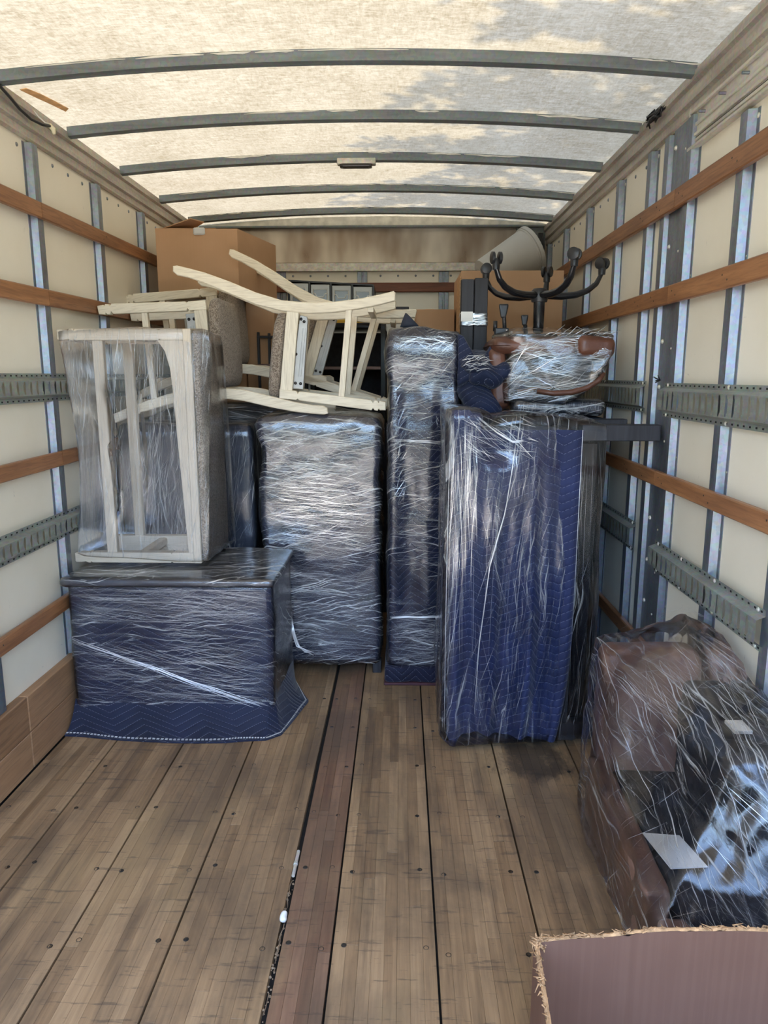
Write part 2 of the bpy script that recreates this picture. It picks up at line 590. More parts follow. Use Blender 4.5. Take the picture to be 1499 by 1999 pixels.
BLACKW = m_wood('black_stained_wood', (.012, .012, .015), (.035, .035, .042), 2, .55, 22., .0, (.02, .02, .02), .2)
CHROME = m_plain('chrome', (.6, .6, .62), .12, 1., .1, 5.)
CARD = m_card('brown_cardboard', (.40, .235, .125), (.47, .285, .16))
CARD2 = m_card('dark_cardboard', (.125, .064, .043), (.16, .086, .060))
TORN = m_plain('torn_cardboard_fibre', (.50, .29, .14), .95, 0, .35, 60., .8)
GREYP = m_plain('grey_bin_plastic', (.52, .52, .49), .4, 0, .06, 6.)
LEATHER = m_plain('brown_leather', (.115, .045, .026), .36, 0, .35, 9., .35)
LEATHER2 = m_plain('taupe_leather', (.20, .115, .085), .42, 0, .3, 7., .3)
DARKF = m_plain('charcoal_fabric', (.022, .022, .026), .8, 0, .4, 40., .4)
PAPER = m_plain('white_paper', (.80, .79, .74), .7, 0, .05, 8.)
BLANKET = m_blanket()
BLANKET_FINE = m_blanket('fine_quilted_blanket', (.010, .013, .033), .034, .13, .55, .04)
BLANKET_DARK = m_blanket('dark_quilted_blanket', (.007, .008, .026), .036, .07, 1.0, .02)
SLATE = m_plain('slate_blue_padding', (.014, .019, .036), .7, 0, .25, 9., .3)
TAPE = m_plain('brown_tape', (.75, .42, .18), .5, 0, .25, 30., .3)
FILM_CHEST = m_film('film_over_chest', 'H', .78, 1., .10, .06, .02, 1.)
FILM_DRESS = m_film('film_over_dresser', 'H', 1.9, 1.05, .30, .10, .10, 3.)
FILM_COL = m_film('film_over_column', 'H', .78, 1., .14, .12, .02, 6.)
FILM_WARD = m_film('film_over_wardrobe', 'V', .52, .9, .07, .05, .02, 8.)
FILM_BENCH = m_film('film_over_bench', 'V', .55, 1.1, .05, .06, .05, 11.)
FILM_SLATE = m_film('film_over_slate', 'V', .75, 1.2, .06, .10, .05, 14.)
FILM_CHAIR = m_film('film_over_seat', 'H', .95, 1.0, .16, .14, .0, 17.)
FILM_ARM = m_film('film_over_armchair', 'D', 1.15, 1.5, .12, .10, .0, 20., .10)
STRAND = m_strand()

# ================================================================ THE SETTING
# ---- floor boards, each glued up from strips
floor = MB().box(-1.46, 1.06, -.20, 5.40, -.06, -.022).build('floor', DARKGAP, org=(0, 0, 0), kind='structure')
seams = [-1.415, -1.181, -.896, -.612, -.326, -.178, .101, .381, .690, 1.03]
prnd = random.Random(3)
strip_cache = {}
Y0S, Y1S = .95, 3.75
for bi in range(9):
    xa, xb = seams[bi] + .003, seams[bi + 1] - .003
    red = bi == 4
    if red:
        xa += .010
    b = MB().box(xa, xb, -.20, 5.35, -.022, -.0015)
    board = b.build('floor_board', FLOORRED if red else FLOORW, floor, org=((xa + xb) / 2, 2.4, 0))
    ns = max(2, round((xb - xa) / .0345))
    if red:
        ns = 4
    wd = (xb - xa) / ns
    for k in range(ns):
        y = Y0S - prnd.random() * .5
        while y < Y1S:
            ln = prnd.choice([.55, .7, .85, 1.05])
            y1 = min(y + ln, Y1S)
            cx, cy = xa + wd * (k + .5), (y + y1) / 2
            h = prnd.choice([0, .0003, .0006])
            m = MB().bbox(cx - wd / 2 + .0002, cx + wd / 2 - .0002, y + .0004, y1 - .0004, -.004, h, .0004)
            m.build('strip', FLOORRED if red else FLOORW, board, org=(cx, cy, 0))
            y = y1
# screws in pairs across every board, at each cross member
sc_mesh = MB().add([(math.cos(a) * .0078, math.sin(a) * .0078, .0008) for a in [k * math.pi / 5 for k in range(10)]]
                   + [(math.cos(a) * .0045, math.sin(a) * .0045, .0001) for a in [k * math.pi / 5 for k in range(10)]],
                   [(k, (k + 1) % 10, 10 + (k + 1) % 10, 10 + k) for k in range(10)] + [tuple(range(10, 20))]).mesh('screw', GALV)
SCREWM = m_plain('dark_worn_screw', (.05, .045, .04), .35, .6, .4, 90.)
sc_mesh.materials.clear()
sc_mesh.materials.append(SCREWM)
for yy in (1.36, 1.66, 1.96, 2.26, 2.56, 2.86, 3.16):
    for bi in range(9):
        xa, xb = seams[bi], seams[bi + 1]
        for q in ((.22, .80) if bi == 4 else (.13, .88)):
            o = bpy.data.objects.new('screw', sc_mesh)
            COL.objects.link(o)
            o.parent = floor
            o.location = (xa + (xb - xa) * q + prnd.uniform(-.006, .006), yy + prnd.uniform(-.02, .02), .0002)


def hat(mb, y0, y1, z0, z1, side, base, proud=.024, flange=.016):
    """galvanised hat-section post; side -1 left wall, +1 right wall"""
    t = .0025
    a = [(y0, 0), (y0 + flange, 0), (y0 + flange + .008, proud), (y1 - flange - .008, proud), (y1 - flange, 0), (y1, 0)]
    n = len(a)
    vs_, fs = [], []
    for z in (z0, z1):
        for y, h in a:
            vs_.append((base - side * (h + t), y, z))
        for y, h in a:
            vs_.append((base - side * h, y, z))
    for i in range(n - 1):
        f = (i, i + 1, 2 * n + i + 1, 2 * n + i)
        g = (n + i, 3 * n + i, 3 * n + i + 1, n + i + 1)
        fs += [f if side > 0 else f[::-1], g if side > 0 else g[::-1]]
        fs += [(i, n + i, n + i + 1, i + 1), (2 * n + i, 2 * n + i + 1, 3 * n + i + 1, 3 * n + i)]
    fs += [(0, 2 * n, 3 * n, n), (n - 1, 2 * n - 1, 4 * n - 1, 3 * n - 1)]
    mb.add(vs_, fs)


def cargo_track(wall, side, base, y0, y1, z0, z1, pitch=.0485):
    """raised steel lashing strip with a row of tall slots and perforated flanges"""
    fl = .018
    pr = .026
    zb = [z0, z0 + fl, z0 + fl + .010, z0 + fl + .018, z1 - fl - .018, z1 - fl - .010, z1 - fl, z1]
    hx = [0.002, .002, pr, pr, pr, pr, .002, .002]
    zb[3] -= .004
    zb[4] += .004
    n = int((y1 - y0 - .03) / pitch)
    m0 = (y1 - y0 - n * pitch) / 2
    ys = [y0]
    slot = []
    for k in range(n):
        a = y0 + m0 + k * pitch
        ys += [a + pitch * .5 - .0078, a + pitch * .5 + .0078]
        slot.append(len(ys) - 2)
    ys.append(y1)
    mb = MB()
    nz = len(zb)
    for y in ys:
        for z, h in zip(zb, hx):
            mb.v.append(Vector((base - side * h, y, z)))
    for j in range(len(ys) - 1):
        for i in range(nz - 1):
            if j in slot and i == 3:
                continue
            a = j * nz + i
            f = (a, a + 1, a + nz + 1, a + nz)
            mb.f.append(f if side > 0 else f[::-1])
    # slot reveals with a hooked foot
    for j in slot:
        a, b = ys[j], ys[j + 1]
        za, zc = zb[3], zb[4]
        xo, xi = base - side * pr, base - side * (pr - .004)
        for (p, q) in (((a, za), (a, zc)), ((a, za), (b, za))):
            mb.add([(xo, p[0], p[1]), (xo, q[0], q[1]), (xi, q[0], q[1]), (xi, p[0], p[1])], [(0, 1, 2, 3)])
        for zz, dz in ((za, .010), (zc, -.010)):
            mb.add([(xo - side * .0004, a - .006, zz), (xo - side * .0004, a + .006, zz), (xo - side * .0004, a + .004, zz + dz), (xo - side * .0004, a, zz + dz)], [(0, 1, 2, 3)])
    o = mb.build('cargo_track', TRACK, wall)
    hb = MB()
    for k in range(int((y1 - y0) / .038)):
        y = y0 + .02 + k * .038
        for zz in (z0 + .009, z1 - .009):
            hb.box(base - side * .0035 - .0005, base - side * .0035 + .0005, y - .0045, y + .0045, zz - .0028, zz + .0028)
    hb.build('flange_hole', DARKGAP, o, kind='stuff')
    for yy in (y0 + .04, y0 + .6, y1 - .55, y1 - .04):
        for zz in (z0 + .009, z1 - .009):
            if y0 < yy < y1:
                MB().dome((base - side * .003, yy, zz), .0075, (-side, 0, 0)).build('rivet', ALUP, o, smooth=True)


def slat(wall, side, x_in, y0, y1, z0a, z1a, dz=0.0, thick=.019, mat=RAILW):
    """wooden wall slat with eased edges; dz = rise per metre"""
    mb = MB()
    b = .004
    xo = x_in + side * thick
    prof = [(x_in, z0a + b), (x_in, z1a - b), (x_in + side * b, z1a), (xo, z1a), (xo, z0a), (x_in + side * b, z0a)]
    n = len(prof)
    for y in (y0, y1):
        for x, z in prof:
            mb.v.append(Vector((x, y, z + dz * (y - 2.6))))
    for i in range(n):
        k = (i + 1) % n
        mb.f.append((i, k, n + k, n + i))
    mb.f += [tuple(range(n)), tuple(range(2 * n - 1, n - 1, -1))]
    o = mb.build('wall_slat', mat, wall, org=((x_in + xo) / 2, (y0 + y1) / 2, z0a))
    nb = MB()
    for y in POSTY[side]:
        for e in (-.018, .018):
            if y0 + .03 < y + e < y1 - .01:
                nb.dome((x_in - side * .0002, y + e, (z0a + z1a) / 2 + e * .5 + dz * (y - 2.6)), .0035, (-side, 0, 0), .0012, 6)
    if nb.v:
        nb.build('nail_heads', SCREWM, o, kind='stuff')
    return o


# ---- side walls
POSTL = [.0, .58, 1.18, 1.78, 2.38, 2.98, 3.585, 4.185, 4.78, 5.28]
POSTR = [.02, .62, 1.22, 1.90, 2.31, 2.73, 2.955, 3.15, 3.585, 4.14, 4.70, 5.22]
POSTY = {-1: POSTL, 1: POSTR}
wl = MB().box(-1.49, -1.46, -.20, 5.40, -.022, 2.50).build('wall_left', WALL, org=(-1.46, 2.4, 0), kind='structure')
wr = MB().box(1.03, 1.06, -.20, 5.40, -.022, 2.52).build('wall_right', WALL, org=(1.03, 2.4, 0), kind='structure')
for y in POSTL:
    mb = MB()
    hat(mb, y - .047, y + .047, .30, 2.385, -1, -1.46)
    p = mb.build('wall_post', GALV, wl, org=(-1.46, y, .3))
    MB().dome((-1.46, y + .028, 2.362), .011, (1, 0, 0)).build('rivet', ALU, p, smooth=True)
    for z in (1.9, 1.55, 1.3, 1.0, .7):
        MB().dome((-1.46, y + .040, z), .005, (1, 0, 0)).build('rivet', ALU, p, smooth=True)
for y in POSTR:
    top = 2.26 if y < 2.6 else 2.385
    mb = MB()
    hat(mb, y - .047, y + .047, .02, top, 1, 1.03)
    p = mb.build('wall_post', GALV, wr, org=(1.03, y, .02))
    MB().dome((1.03, y - .038, top - .022), .010, (-1, 0, 0)).build('rivet', ALUP, p, smooth=True)
    for z in (1.85, 1.2, .95, .62):
        MB().dome((1.03, y - .040, z), .006, (-1, 0, 0)).build('rivet', ALUP, p, smooth=True)
# wide galvanised splice plate with its bolts and the pale bead beside it
sp = MB().box(1.018, 1.03, 2.772, 2.92, .02, 2.40).build('splice_plate', GALV, wr)
for k in range(13):
    MB().dome((1.018, 2.895, 2.33 - k * .175), .0095, (-1, 0, 0), .008).build('bolt', ALUP, sp, smooth=True)
    MB().dome((1.018, 2.80, 2.30 - k * .175), .005, (-1, 0, 0)).build('bolt', ALUP, sp, smooth=True)
MB().box(1.012, 1.03, 2.757, 2.772, .95, 2.42).build('joint_bead', CAULK, wr)
# ribbed aluminium header on the near right, and the studs above it
hp = MB().box(1.016, 1.03, -.20, 2.745, 2.275, 2.405).build('upper_panel', ALUP, wr)
for z, d in ((2.398, .012), (2.352, .006), (2.318, .008), (2.30, .004), (2.278, .014)):
    MB().bbox(1.016 - d, 1.016, -.20, 2.745, z - .006, z + .006, .002).build('panel_rib', ALUP, hp)
MB().box(1.0145, 1.016, -.20, 2.745, 2.306, 2.309).build('panel_groove', DARKGAP, hp)
for k in range(14):
    MB().tube([(1.017, 2.64 - k * .155, 2.372), (.995, 2.64 - k * .155, 2.372)], .005, 8).build('stud', GALV, hp, smooth=True, angle=40)
# rivets along the top of both liners
for wobj, side, xx, ys_ in ((wl, -1, -1.46, [1.9 + .142 * k for k in range(24)]), (wr, 1, 1.03, [2.98 + .142 * k for k in range(17)])):
    for y in ys_:
        if all(abs(y - q) > .05 for q in POSTY[side]):
            MB().dome((xx, y, 2.36), .0085, (-side, 0, 0)).build('rivet', GALV, wobj, smooth=True)

for za, zb_ in ((2.106, 2.167), (1.772, 1.836), (1.124, 1.184), (.515, .576)):
    slat(wl, -1, -1.418, -.18, 2.965, za, zb_, .010)
    slat(wl, -1, -1.418, 2.968, 5.32, za, zb_, .010)
for za, zb_, dz in ((2.096, 2.164, 0), (1.762, 1.828, 0), (1.078, 1.136, 0), (.372, .432, 0)):
    slat(wr, 1, .986, -.18, 2.785, za, zb_, dz)
    slat(wr, 1, .986, 2.788, 5.32, za, zb_, dz)
for args in ((wl, -1, -1.436, .5, 4.5, 1.396, 1.508), (wl, -1, -1.436, .4, 4.2, .822, .932)):
    cargo_track(*args)
for args in ((wr, 1, 1.005, .4, 2.80, 1.345, 1.473), (wr, 1, 1.005, 3.005, 4.9, 1.350, 1.478),
             (wr, 1, 1.005, 1.905, 2.78, .742, .866), (wr, 1, 1.005, 3.02, 4.9, .755, .885)):
    cargo_track(*args)
# kick boards at the foot of the left wall
for z0, z1 in ((.0, .148), (.151, .297)):
    for ya, yb in ((-.18, 2.52), (2.523, 5.3)):
        MB().bbox(-1.460, -1.420, ya, yb, z0, z1, .003).build('kick_board', KICK, wl, org=(-1.44, (ya + yb) / 2, z0))
# side roof rails: stepped aluminium extrusions
for side, xx, wobj in ((-1, -1.46, wl), (1, 1.03, wr)):
    prof = [(0, 2.395), (.010, 2.392), (.016, 2.402), (.016, 2.430), (.030, 2.436), (.030, 2.478), (.042, 2.486), (.042, 2.515), (0, 2.53)]
    pts = [(xx - side * a, z) for a, z in prof]
    mb = MB()
    n = len(pts)
    for y in (-.20, 5.36):
        mb.v += [Vector((x, y, z)) for x, z in pts]
    mb.f += [(i, (i + 1) % n, n + (i + 1) % n, n + i) for i in range(n)] + [tuple(range(n)), tuple(range(n, 2 * n))]
    mb.build('trim_1' if side < 0 else 'trim_2', ALU, kind='structure')


def roofz(x):
    t = (x + .2) / 1.23
    return 2.592 - .058 * t * t


# ---- roof skin and its bows
ceiling = MB().grid(lambda u, v: (-1.46 + 2.52 * u, -.20 + 5.85 * v, roofz(-1.46 + 2.52 * u) + .002), 24, 40).build('ceiling', ROOF, smooth=True, org=(0, 2.4, 2.5), kind='structure')
for y in (.32, .91, 1.50, 2.10, 2.70, 3.27, 3.85, 4.45, 5.03):
    mb = MB()
    prof = [(-.018, 0), (-.018, -.006), (-.015, -.036), (.015, -.040), (.018, -.006), (.018, 0)]
    nseg = 28
    n = len(prof)
    for k in range(nseg + 1):
        x = -1.42 + 2.415 * k / nseg
        for a, dz in prof:
            mb.v.append(Vector((x, y + a, roofz(x) + dz - .001)))
    for k in range(nseg):
        for i in range(n):
            a, b = k * n + i, k * n + (i + 1) % n
            mb.f.append((a, b, b + n, a + n))
    mb.f += [tuple(range(n)), tuple(range(nseg * n, nseg * n + n))]
    bow = mb.build('roof_bow', RIB, ceiling, org=(0, y, 2.5), smooth=True, angle=30)
    cb = MB()
    r = random.Random(int(y * 100))
    x = -1.3
    while x < .95:
        ln = r.uniform(.08, .4)
        if r.random() < .6:
            d = r.uniform(.002, .006)
            cb.tube([(x + ln * q, y - .019, roofz(x + ln * q) - .004 - d * r.random()) for q in (0, .2, .4, .6, .8, 1)], [.001, d * .7, d, d * .6, d, .001], 6)
        x += ln * 1.1
    cb.build('sealant_bead', CAULK, bow, smooth=True)

# ---- front bulkhead
wf = MB().box(-1.46, 1.06, 5.33, 5.40, -.022, 2.60).build('wall_front', WALL, org=(0, 5.33, 0), kind='structure')
MB().bbox(-1.40, 1.0, 5.318, 5.33, 2.285, 2.520, .002).build('header_panel', HEADER, wf, org=(-.2, 5.32, 2.4))
MB().bbox(-1.40, 1.0, 5.300, 5.33, 2.225, 2.282, .003).build('header_angle', ALUP, wf, org=(-.2, 5.32, 2.25))
MB().box(.80, 1.0, 5.30, 5.318, 2.30, 2.53).build('corner_plate', RIB, wf)
MB().bbox(-1.42, 1.0, 5.27, 5.33, 2.512, 2.527, .003).build('header_top_angle', RIB, wf)
MB().box(-1.42, 1.0, 5.315, 5.33, 2.527, 2.596).build('header_seal', CAULK, wf)
for x in (-1.14, -.86, -.28, .30, .86):
    mb = MB()
    for a, b, h in ((-.035, -.006, .012), (.006, .035, .012)):
        mb.bbox(x + a, x + b, 5.318, 5.33, 1.0, 2.225, .002)
    mb.box(x - .035, x + .035, 5.327, 5.33, 1.0, 2.225)
    mb.build('wall_post', GALV, wf)
for k in range(17):
    MB().dome((-1.15 + k * .125, 5.33, 2.197), .008, (0, -1, 0)).build('rivet', GALV, wf, smooth=True)
MB().bbox(-1.38, .98, 5.300, 5.318, 2.083, 2.148, .004).build('wall_slat', m_wood('dark_slat_wood', (.12, .035, .015), (.25, .085, .035), 0, .45, 16., 0, (.05, .02, .01), .3), wf, org=(-.2, 5.3, 2.1))

# ground and roadway outside the open rear (only lights and reflects)
GROUND = m_plain('concrete_road', (.42, .40, .36), .9, 0, .15, 3.)
gr = MB().box(-18, 18, -26, 24, -1.25, -1.10).build('ground', GROUND, kind='structure')
# dark hedge added out of view behind the truck to darken the film's reflections
TREEM = m_plain('added_hedge_green', (.018, .026, .014), .9, 0, .6, 1.5)
MB().grid(lambda u, v: (-16 + 32 * u, -9.5 - 1.2 * math.sin(v * 3.14) + .8 * fbm((u * 20, v * 4, 0), 1., 2.), -1.1 + (3.9 + 1.8 * fbm((u * 14, 3, 0), 1., 5.)) * v), 80, 16).build('added_hedge', TREEM, kind='structure')
# the truck body outside: under-floor frame
MB().box(-1.46, 1.06, -.20, 5.40, -.14, -.061).build('trim_3', RIB, kind='structure')

# ---- shade tree standing beside the truck; its crown throws the leaf shadows on the roof
LEAF = Mat('tree_leaves')
lc = LEAF.mix(LEAF.rnd(), (.05, .10, .02), (.08, .14, .03))
LEAF = LEAF.surf(LEAF.n('MixShader', {0: .25, 1: LEAF.n('BsdfDiffuse', {'Color': lc}), 2: LEAF.n('BsdfTranslucent', {'Color': lc})}))
BARK = m_wood('tree_bark', (.06, .045, .03), (.14, .10, .07), 2, .9, 14.)
tr_ = thing('tree', (4.6, 4.3, -1.1), 'leafy street tree standing beside the truck and shading its roof', 'tree')
tm = MB()
fork = Vector((4.3, 4.4, 5.2))
tm.tube([(4.6, 4.3, -1.12), (4.55, 4.3, 1.), (4.45, 4.35, 3.2), fork], [.26, .2, .17, .14], 10)
tm.build('trunk', BARK, tr_, smooth=True)
lr = random.Random(11)
lm, bm_ = MB(), MB()


def shadow_point(x, y, t):
    return Vector((x, y, 2.59)) + SUNDIR * t


sprays = []
for (x, y, rx, ry, cnt) in ((.95, 3.2, .22, .9, 26), (.90, 4.3, .25, .9, 24), (.55, 3.85, .3, .35, 15), (.42, 3.1, .26, .25, 11), (.25, 4.55, .3, .4, 12),
                            (.95, 2.55, .3, .30, 10), (.75, 1.9, .6, .5, 12), (.75, 5.0, .4, .4, 13), (.12, 3.75, .22, .14, 4), (-.05, 4.85, .25, .25, 5), (.6, 2.50, .18, .12, 5), (.30, 2.1, .3, .16, 5), (.95, 1.0, .5, .6, 14)):
    for _ in range(int(cnt * 2.2)):
        sprays.append((lr.gauss(x, rx * .55), lr.gauss(y, ry * .55)))
for (x, y) in sprays:
    t = lr.uniform(2.7, 4.6)
    c = shadow_point(x, y, t)
    # a drooping twig with leaves along it
    az = lr.gauss(math.pi * .95, .55)
    d = Vector((math.cos(az), math.sin(az), lr.uniform(-.25, .1))).normalized()
    ln = lr.uniform(.25, .5)
    p0 = c - d * ln * .5
    bm_.tube([p0, c + Vector((0, 0, .03)), c + d * ln * .5], [.006, .004, .002], 4)
    for k in range(lr.randint(13, 22)):
        q = p0 + d * ln * lr.random()
        la = az + lr.choice((-1, 1)) * lr.uniform(.4, 1.1)
        e = Vector((math.cos(la), math.sin(la), lr.uniform(-.5, .2))).normalized()
        sde = e.cross(Vector((lr.uniform(-.4, .4), lr.uniform(-.4, .4), 1))).normalized()
        L, W_ = lr.uniform(.07, .125), lr.uniform(.017, .03)
        lm.add([q, q + e * L * .45 + sde * W_, q + e * L, q + e * L * .45 - sde * W_], [(0, 1, 2, 3)])
for k in range(9):
    e = shadow_point(lr.uniform(.5, 1.3), lr.uniform(1.6, 5.2), lr.uniform(3.4, 4.6))
    mid = fork.lerp(e, .5) + Vector((0, 0, .5))
    bm_.tube([fork, mid, e], [.07, .035, .012], 6)
bm_.build('branches', BARK, tr_, smooth=True, kind='stuff')
lm.build('leaves', LEAF, tr_, kind='stuff')

# ================================================================ OBJECT HELPERS
def lump(amp, s, seed, amp2=0., s2=14.):
    def f(p, n):
        d = fbm(p, s, seed) * amp
        if amp2:
            d += fbm(p, s2, seed + 3) * amp2
        return p + n * d
    return f


def creases(name, parent, tree, face, specs, seed, mat=None, off=.0016):
    """thin gathered ridges of film lying on the wrapped surface.
    face: ('F', u0,u1,v0,v1,start) looks along +Y; 'R' looks along -X; 'L' along +X; 'T' looks down"""
    r = random.Random(seed)
    k, u0, u1, v0, v1, st = face
    mb = MB()

    def cast(u, v):
        if k == 'F':
            o, d = Vector((u, st, v)), Vector((0, 1, 0))
        elif k == 'R':
            o, d = Vector((st, u, v)), Vector((-1, 0, 0))
        elif k == 'L':
            o, d = Vector((st, u, v)), Vector((1, 0, 0))
        else:
            o, d = Vector((u, v, st)), Vector((0, 0, -1))
        h = tree.ray_cast(o, d)
        return None if h[0] is None or h[3] > .9 else h[0] - d * off
    for ang, spread, cnt, (l0, l1), (w0, w1) in specs:
        for _ in range(cnt):
            a = math.radians(r.gauss(ang, spread))
            L = r.uniform(l0, l1) * (u1 - u0)
            cu, cv = r.uniform(u0, u1), r.uniform(v0, v1)
            wd = (w0 + (w1 - w0) * r.random() ** 4) * .62
            bend = r.gauss(0, .008) * L
            pts = []
            ns = 9
            for i in range(ns + 1):
                t = i / ns - .5
                u = cu + math.cos(a) * L * t - math.sin(a) * bend * (4 * t * t)
                v = cv + math.sin(a) * L * t + math.cos(a) * bend * (4 * t * t)
                if not (u0 <= u <= u1 and v0 <= v <= v1):
                    if pts:
                        break
                    continue
                p = cast(u, v)
                if p is None:
                    if pts:
                        break
                    continue
                if pts and (p - pts[-1]).length > .12 * max(.3, L):
                    break
                pts.append(p)
            if len(pts) < 3:
                continue
            dp = Vector((0, 1, 0)) if k == 'F' else Vector((-1, 0, 0)) if k == 'R' else Vector((1, 0, 0)) if k == 'L' else Vector((0, 0, -1))
            for _s in range(4):
                dd_ = [q.dot(dp) for q in pts]
                for i in range(1, len(pts) - 1):
                    pts[i] = pts[i] + dp * (min(dd_[i], (dd_[i - 1] + dd_[i + 1]) / 2) - dd_[i])
            if k in 'F':
                side = Vector((-math.sin(a), 0, math.cos(a)))
            elif k in 'RL':
                side = Vector((0, -math.sin(a), math.cos(a)))
            else:
                side = Vector((-math.sin(a), math.cos(a), 0))
            o = len(mb.v)
            m = len(pts)
            for i, p in enumerate(pts):
                ww = wd * math.sin(math.pi * (i + .25) / (m - .5)) * r.uniform(.85, 1.1) * .5
                mb.v += [p + side * ww, p - side * ww]
            for i in range(m - 1):
                b = o + 2 * i
                mb.f.append((b, b + 1, b + 3, b + 2))
    if mb.v:
        return mb.build(name, mat or STRAND, parent, kind='stuff')


def film_rope(parent, tree, pts, width, seed, n=5, start=2.2, name='film_band'):
    """bundle of twisted film drawn tight over the front face along pts (x, z)"""
    r = random.Random(seed)
    mb = MB()
    for q in range(n):
        o1, ph = r.uniform(-width, width), r.uniform(0, 6)
        line = []
        N = 22
        for i in range(N + 1):
            t = i / N * (len(pts) - 1)
            j = min(int(t), len(pts) - 2)
            f = t - j
            x = pts[j][0] * (1 - f) + pts[j + 1][0] * f
            z = pts[j][1] * (1 - f) + pts[j + 1][1] * f + o1 * (.3 + .7 * abs(i / N - .35)) + math.sin(i * .8 + ph) * width * .1
            h = tree.ray_cast(Vector((x, start, z)), Vector((0, 1, 0)))
            if h[0] is not None and h[3] < 2.5:
                line.append(h[0] - Vector((0, .002 + .001 * q, 0)))
        if len(line) > 4:
            rr = r.uniform(.0006, .0016)
            mb.tube(line, [rr * math.sin(math.pi * (i + .4) / (len(line) - .2)) + .0003 for i in range(len(line))], 5)
    return mb.build(name, STRAND, parent, smooth=True)


def block(t, dims, r, mat, film, n=22, fn=None, name='blanket', off=.004, wr=(.006, 5., .002, 22.), seed=1.):
    x0, x1, y0, y1, z0, z1 = dims
    b = MB().rbox(x0, x1, y0, y1, z0, z1, r, n, fn)
    b.build(name, mat, t, smooth=True)

    def ff(p, nn):
        q = fn(p, nn) if fn else p
        d = off + abs(fbm(q, wr[1], seed)) * wr[0]
        d += wr[2] * fbm((q.x * .3, q.y * .3, q.z), wr[3], seed + 4)
        return q + nn * d
    f = MB().rbox(x0, x1, y0, y1, z0, z1, r, n + 12, ff)
    f.build('stretch_film', film, t, smooth=True)
    return f.bvh()


def copy_tree(o, parent=None):
    c = o.copy()
    COL.objects.link(c)
    if parent:
        c.parent = parent
    for ch in list(o.children):
        copy_tree(ch, c)
    return c


# ================================================================ FRONT LEFT: WRAPPED CHEST
t = thing('wrapped_chest', (-.96, 3.14, 0), 'low chest in navy blanket and clear film, blanket hem spread on floorboards', 'furniture')
chest_fn = lump(.010, 3.2, 4., .002)
tree = block(t, (-1.395, -.535, 2.850, 3.385, .030, .655), .022, BLANKET_FINE, FILM_CHEST, 24, chest_fn, seed=2.)
tt = block(t, (-1.412, -.522, 2.832, 3.400, .637, .672), .015, SLATE, FILM_DRESS, 26, lump(.004, 4., 9.), name='top_board', seed=5., off=.002, wr=(.003, 9., .001, 30.))
for o in t.children:
    if o.name.startswith('stretch_film') and o.name != 'stretch_film':
        o['label'] = 'film over the top board'
creases('film_crease', t, tree, ('F', -1.39, -.54, .48, .635, 2.4), [(-4, 5, 150, (.2, .8), (.0006, .0028)), (14, 6, 40, (.1, .4), (.0006, .002))], 5)
creases('film_crease', t, tree, ('F', -1.39, -.54, .10, .40, 2.4), [(-8, 6, 100, (.2, .8), (.0006, .003)), (-17, 4, 26, (.3, .9), (.001, .004))], 6)
creases('film_crease', t, tree, ('F', -1.0, -.54, .05, .62, 2.4), [(-5, 5, 90, (.3, .8), (.0008, .004))], 61)
creases('film_crease', t, tree, ('R', 2.87, 3.42, .04, .62, 0.), [(52, 12, 130, (.2, .7), (.0006, .0025)), (80, 8, 60, (.2, .6), (.0006, .002))], 7)
creases('film_crease', t, tt, ('T', -1.39, -.54, 2.85, 3.39, 1.2), [(6, 9, 330, (.1, .6), (.0008, .004)), (-30, 10, 40, (.1, .3), (.0006, .002))], 8)
film_rope(t, tree, [(-1.39, .40), (-1.1, .30), (-.85, .20), (-.56, .10)], .026, 9, 8)
film_rope(t, tree, [(-1.39, .045), (-.9, .04), (-.55, .035)], .004, 14, 3)
# skirt of blanket spread over the floor
inner = [(-1.40, 2.86), (-1.2, 2.855), (-.95, 2.85), (-.72, 2.85), (-.56, 2.85), (-.535, 2.88), (-.535, 3.0), (-.535, 3.15), (-.535, 3.38)]
outer = [(-1.415, 2.765), (-1.2, 2.745), (-.95, 2.722), (-.72, 2.722), (-.56, 2.755), (-.50, 2.80), (-.455, 2.98), (-.425, 3.125), (-.515, 3.33)]


def skirt(u, v, lift=0.):
    q = u * (len(inner) - 1)
    j = min(int(q), len(inner) - 2)
    f = q - j
    a = Vector(inner[j]).lerp(Vector(inner[j + 1]), f)
    b = Vector(outer[j]).lerp(Vector(outer[j + 1]), f)
    p = a.lerp(b, v)
    fold = math.sin(u * 34) * .5 + math.sin(u * 17 + 1.4)
    z = .008 + .115 * (1 - v) ** 2.2 + fold * .006 * v * (1.2 - v) + .006 * (1 - v)
    p += Vector((0, fold * .004 * v))
    return (p.x, p.y, max(.004, z) + lift)


sm = MB().grid(skirt, 90, 12)
sm.grid(lambda u, v: (lambda q: (q[0], q[1], .0015))(skirt(u, v)), 90, 12)
sm.grid(lambda u, v: (lambda q: (q[0], q[1], .0015 + v * (q[2] - .0015)))(skirt(u, 1.)), 90, 1)
sm.build('blanket_hem', BLANKET_FINE, t, smooth=True)
hm = MB()
for v in (.86, .90):
    for k in range(110):
        a, b = Vector(skirt(k / 110, v, .0012)), Vector(skirt((k + .62) / 110, v, .0012))
        hm.tube([a, b], .0009, 4)
hm.build('hem_stitches', PAPER, t, kind='stuff')

# ================================================================ THE BENCH STANDING ON END ON THE CHEST
BY = 3.03


def pts_at(lst, Y):
    return [(lambda q: (q.x, q.z))(at(x, y, Y)) for x, y in lst]


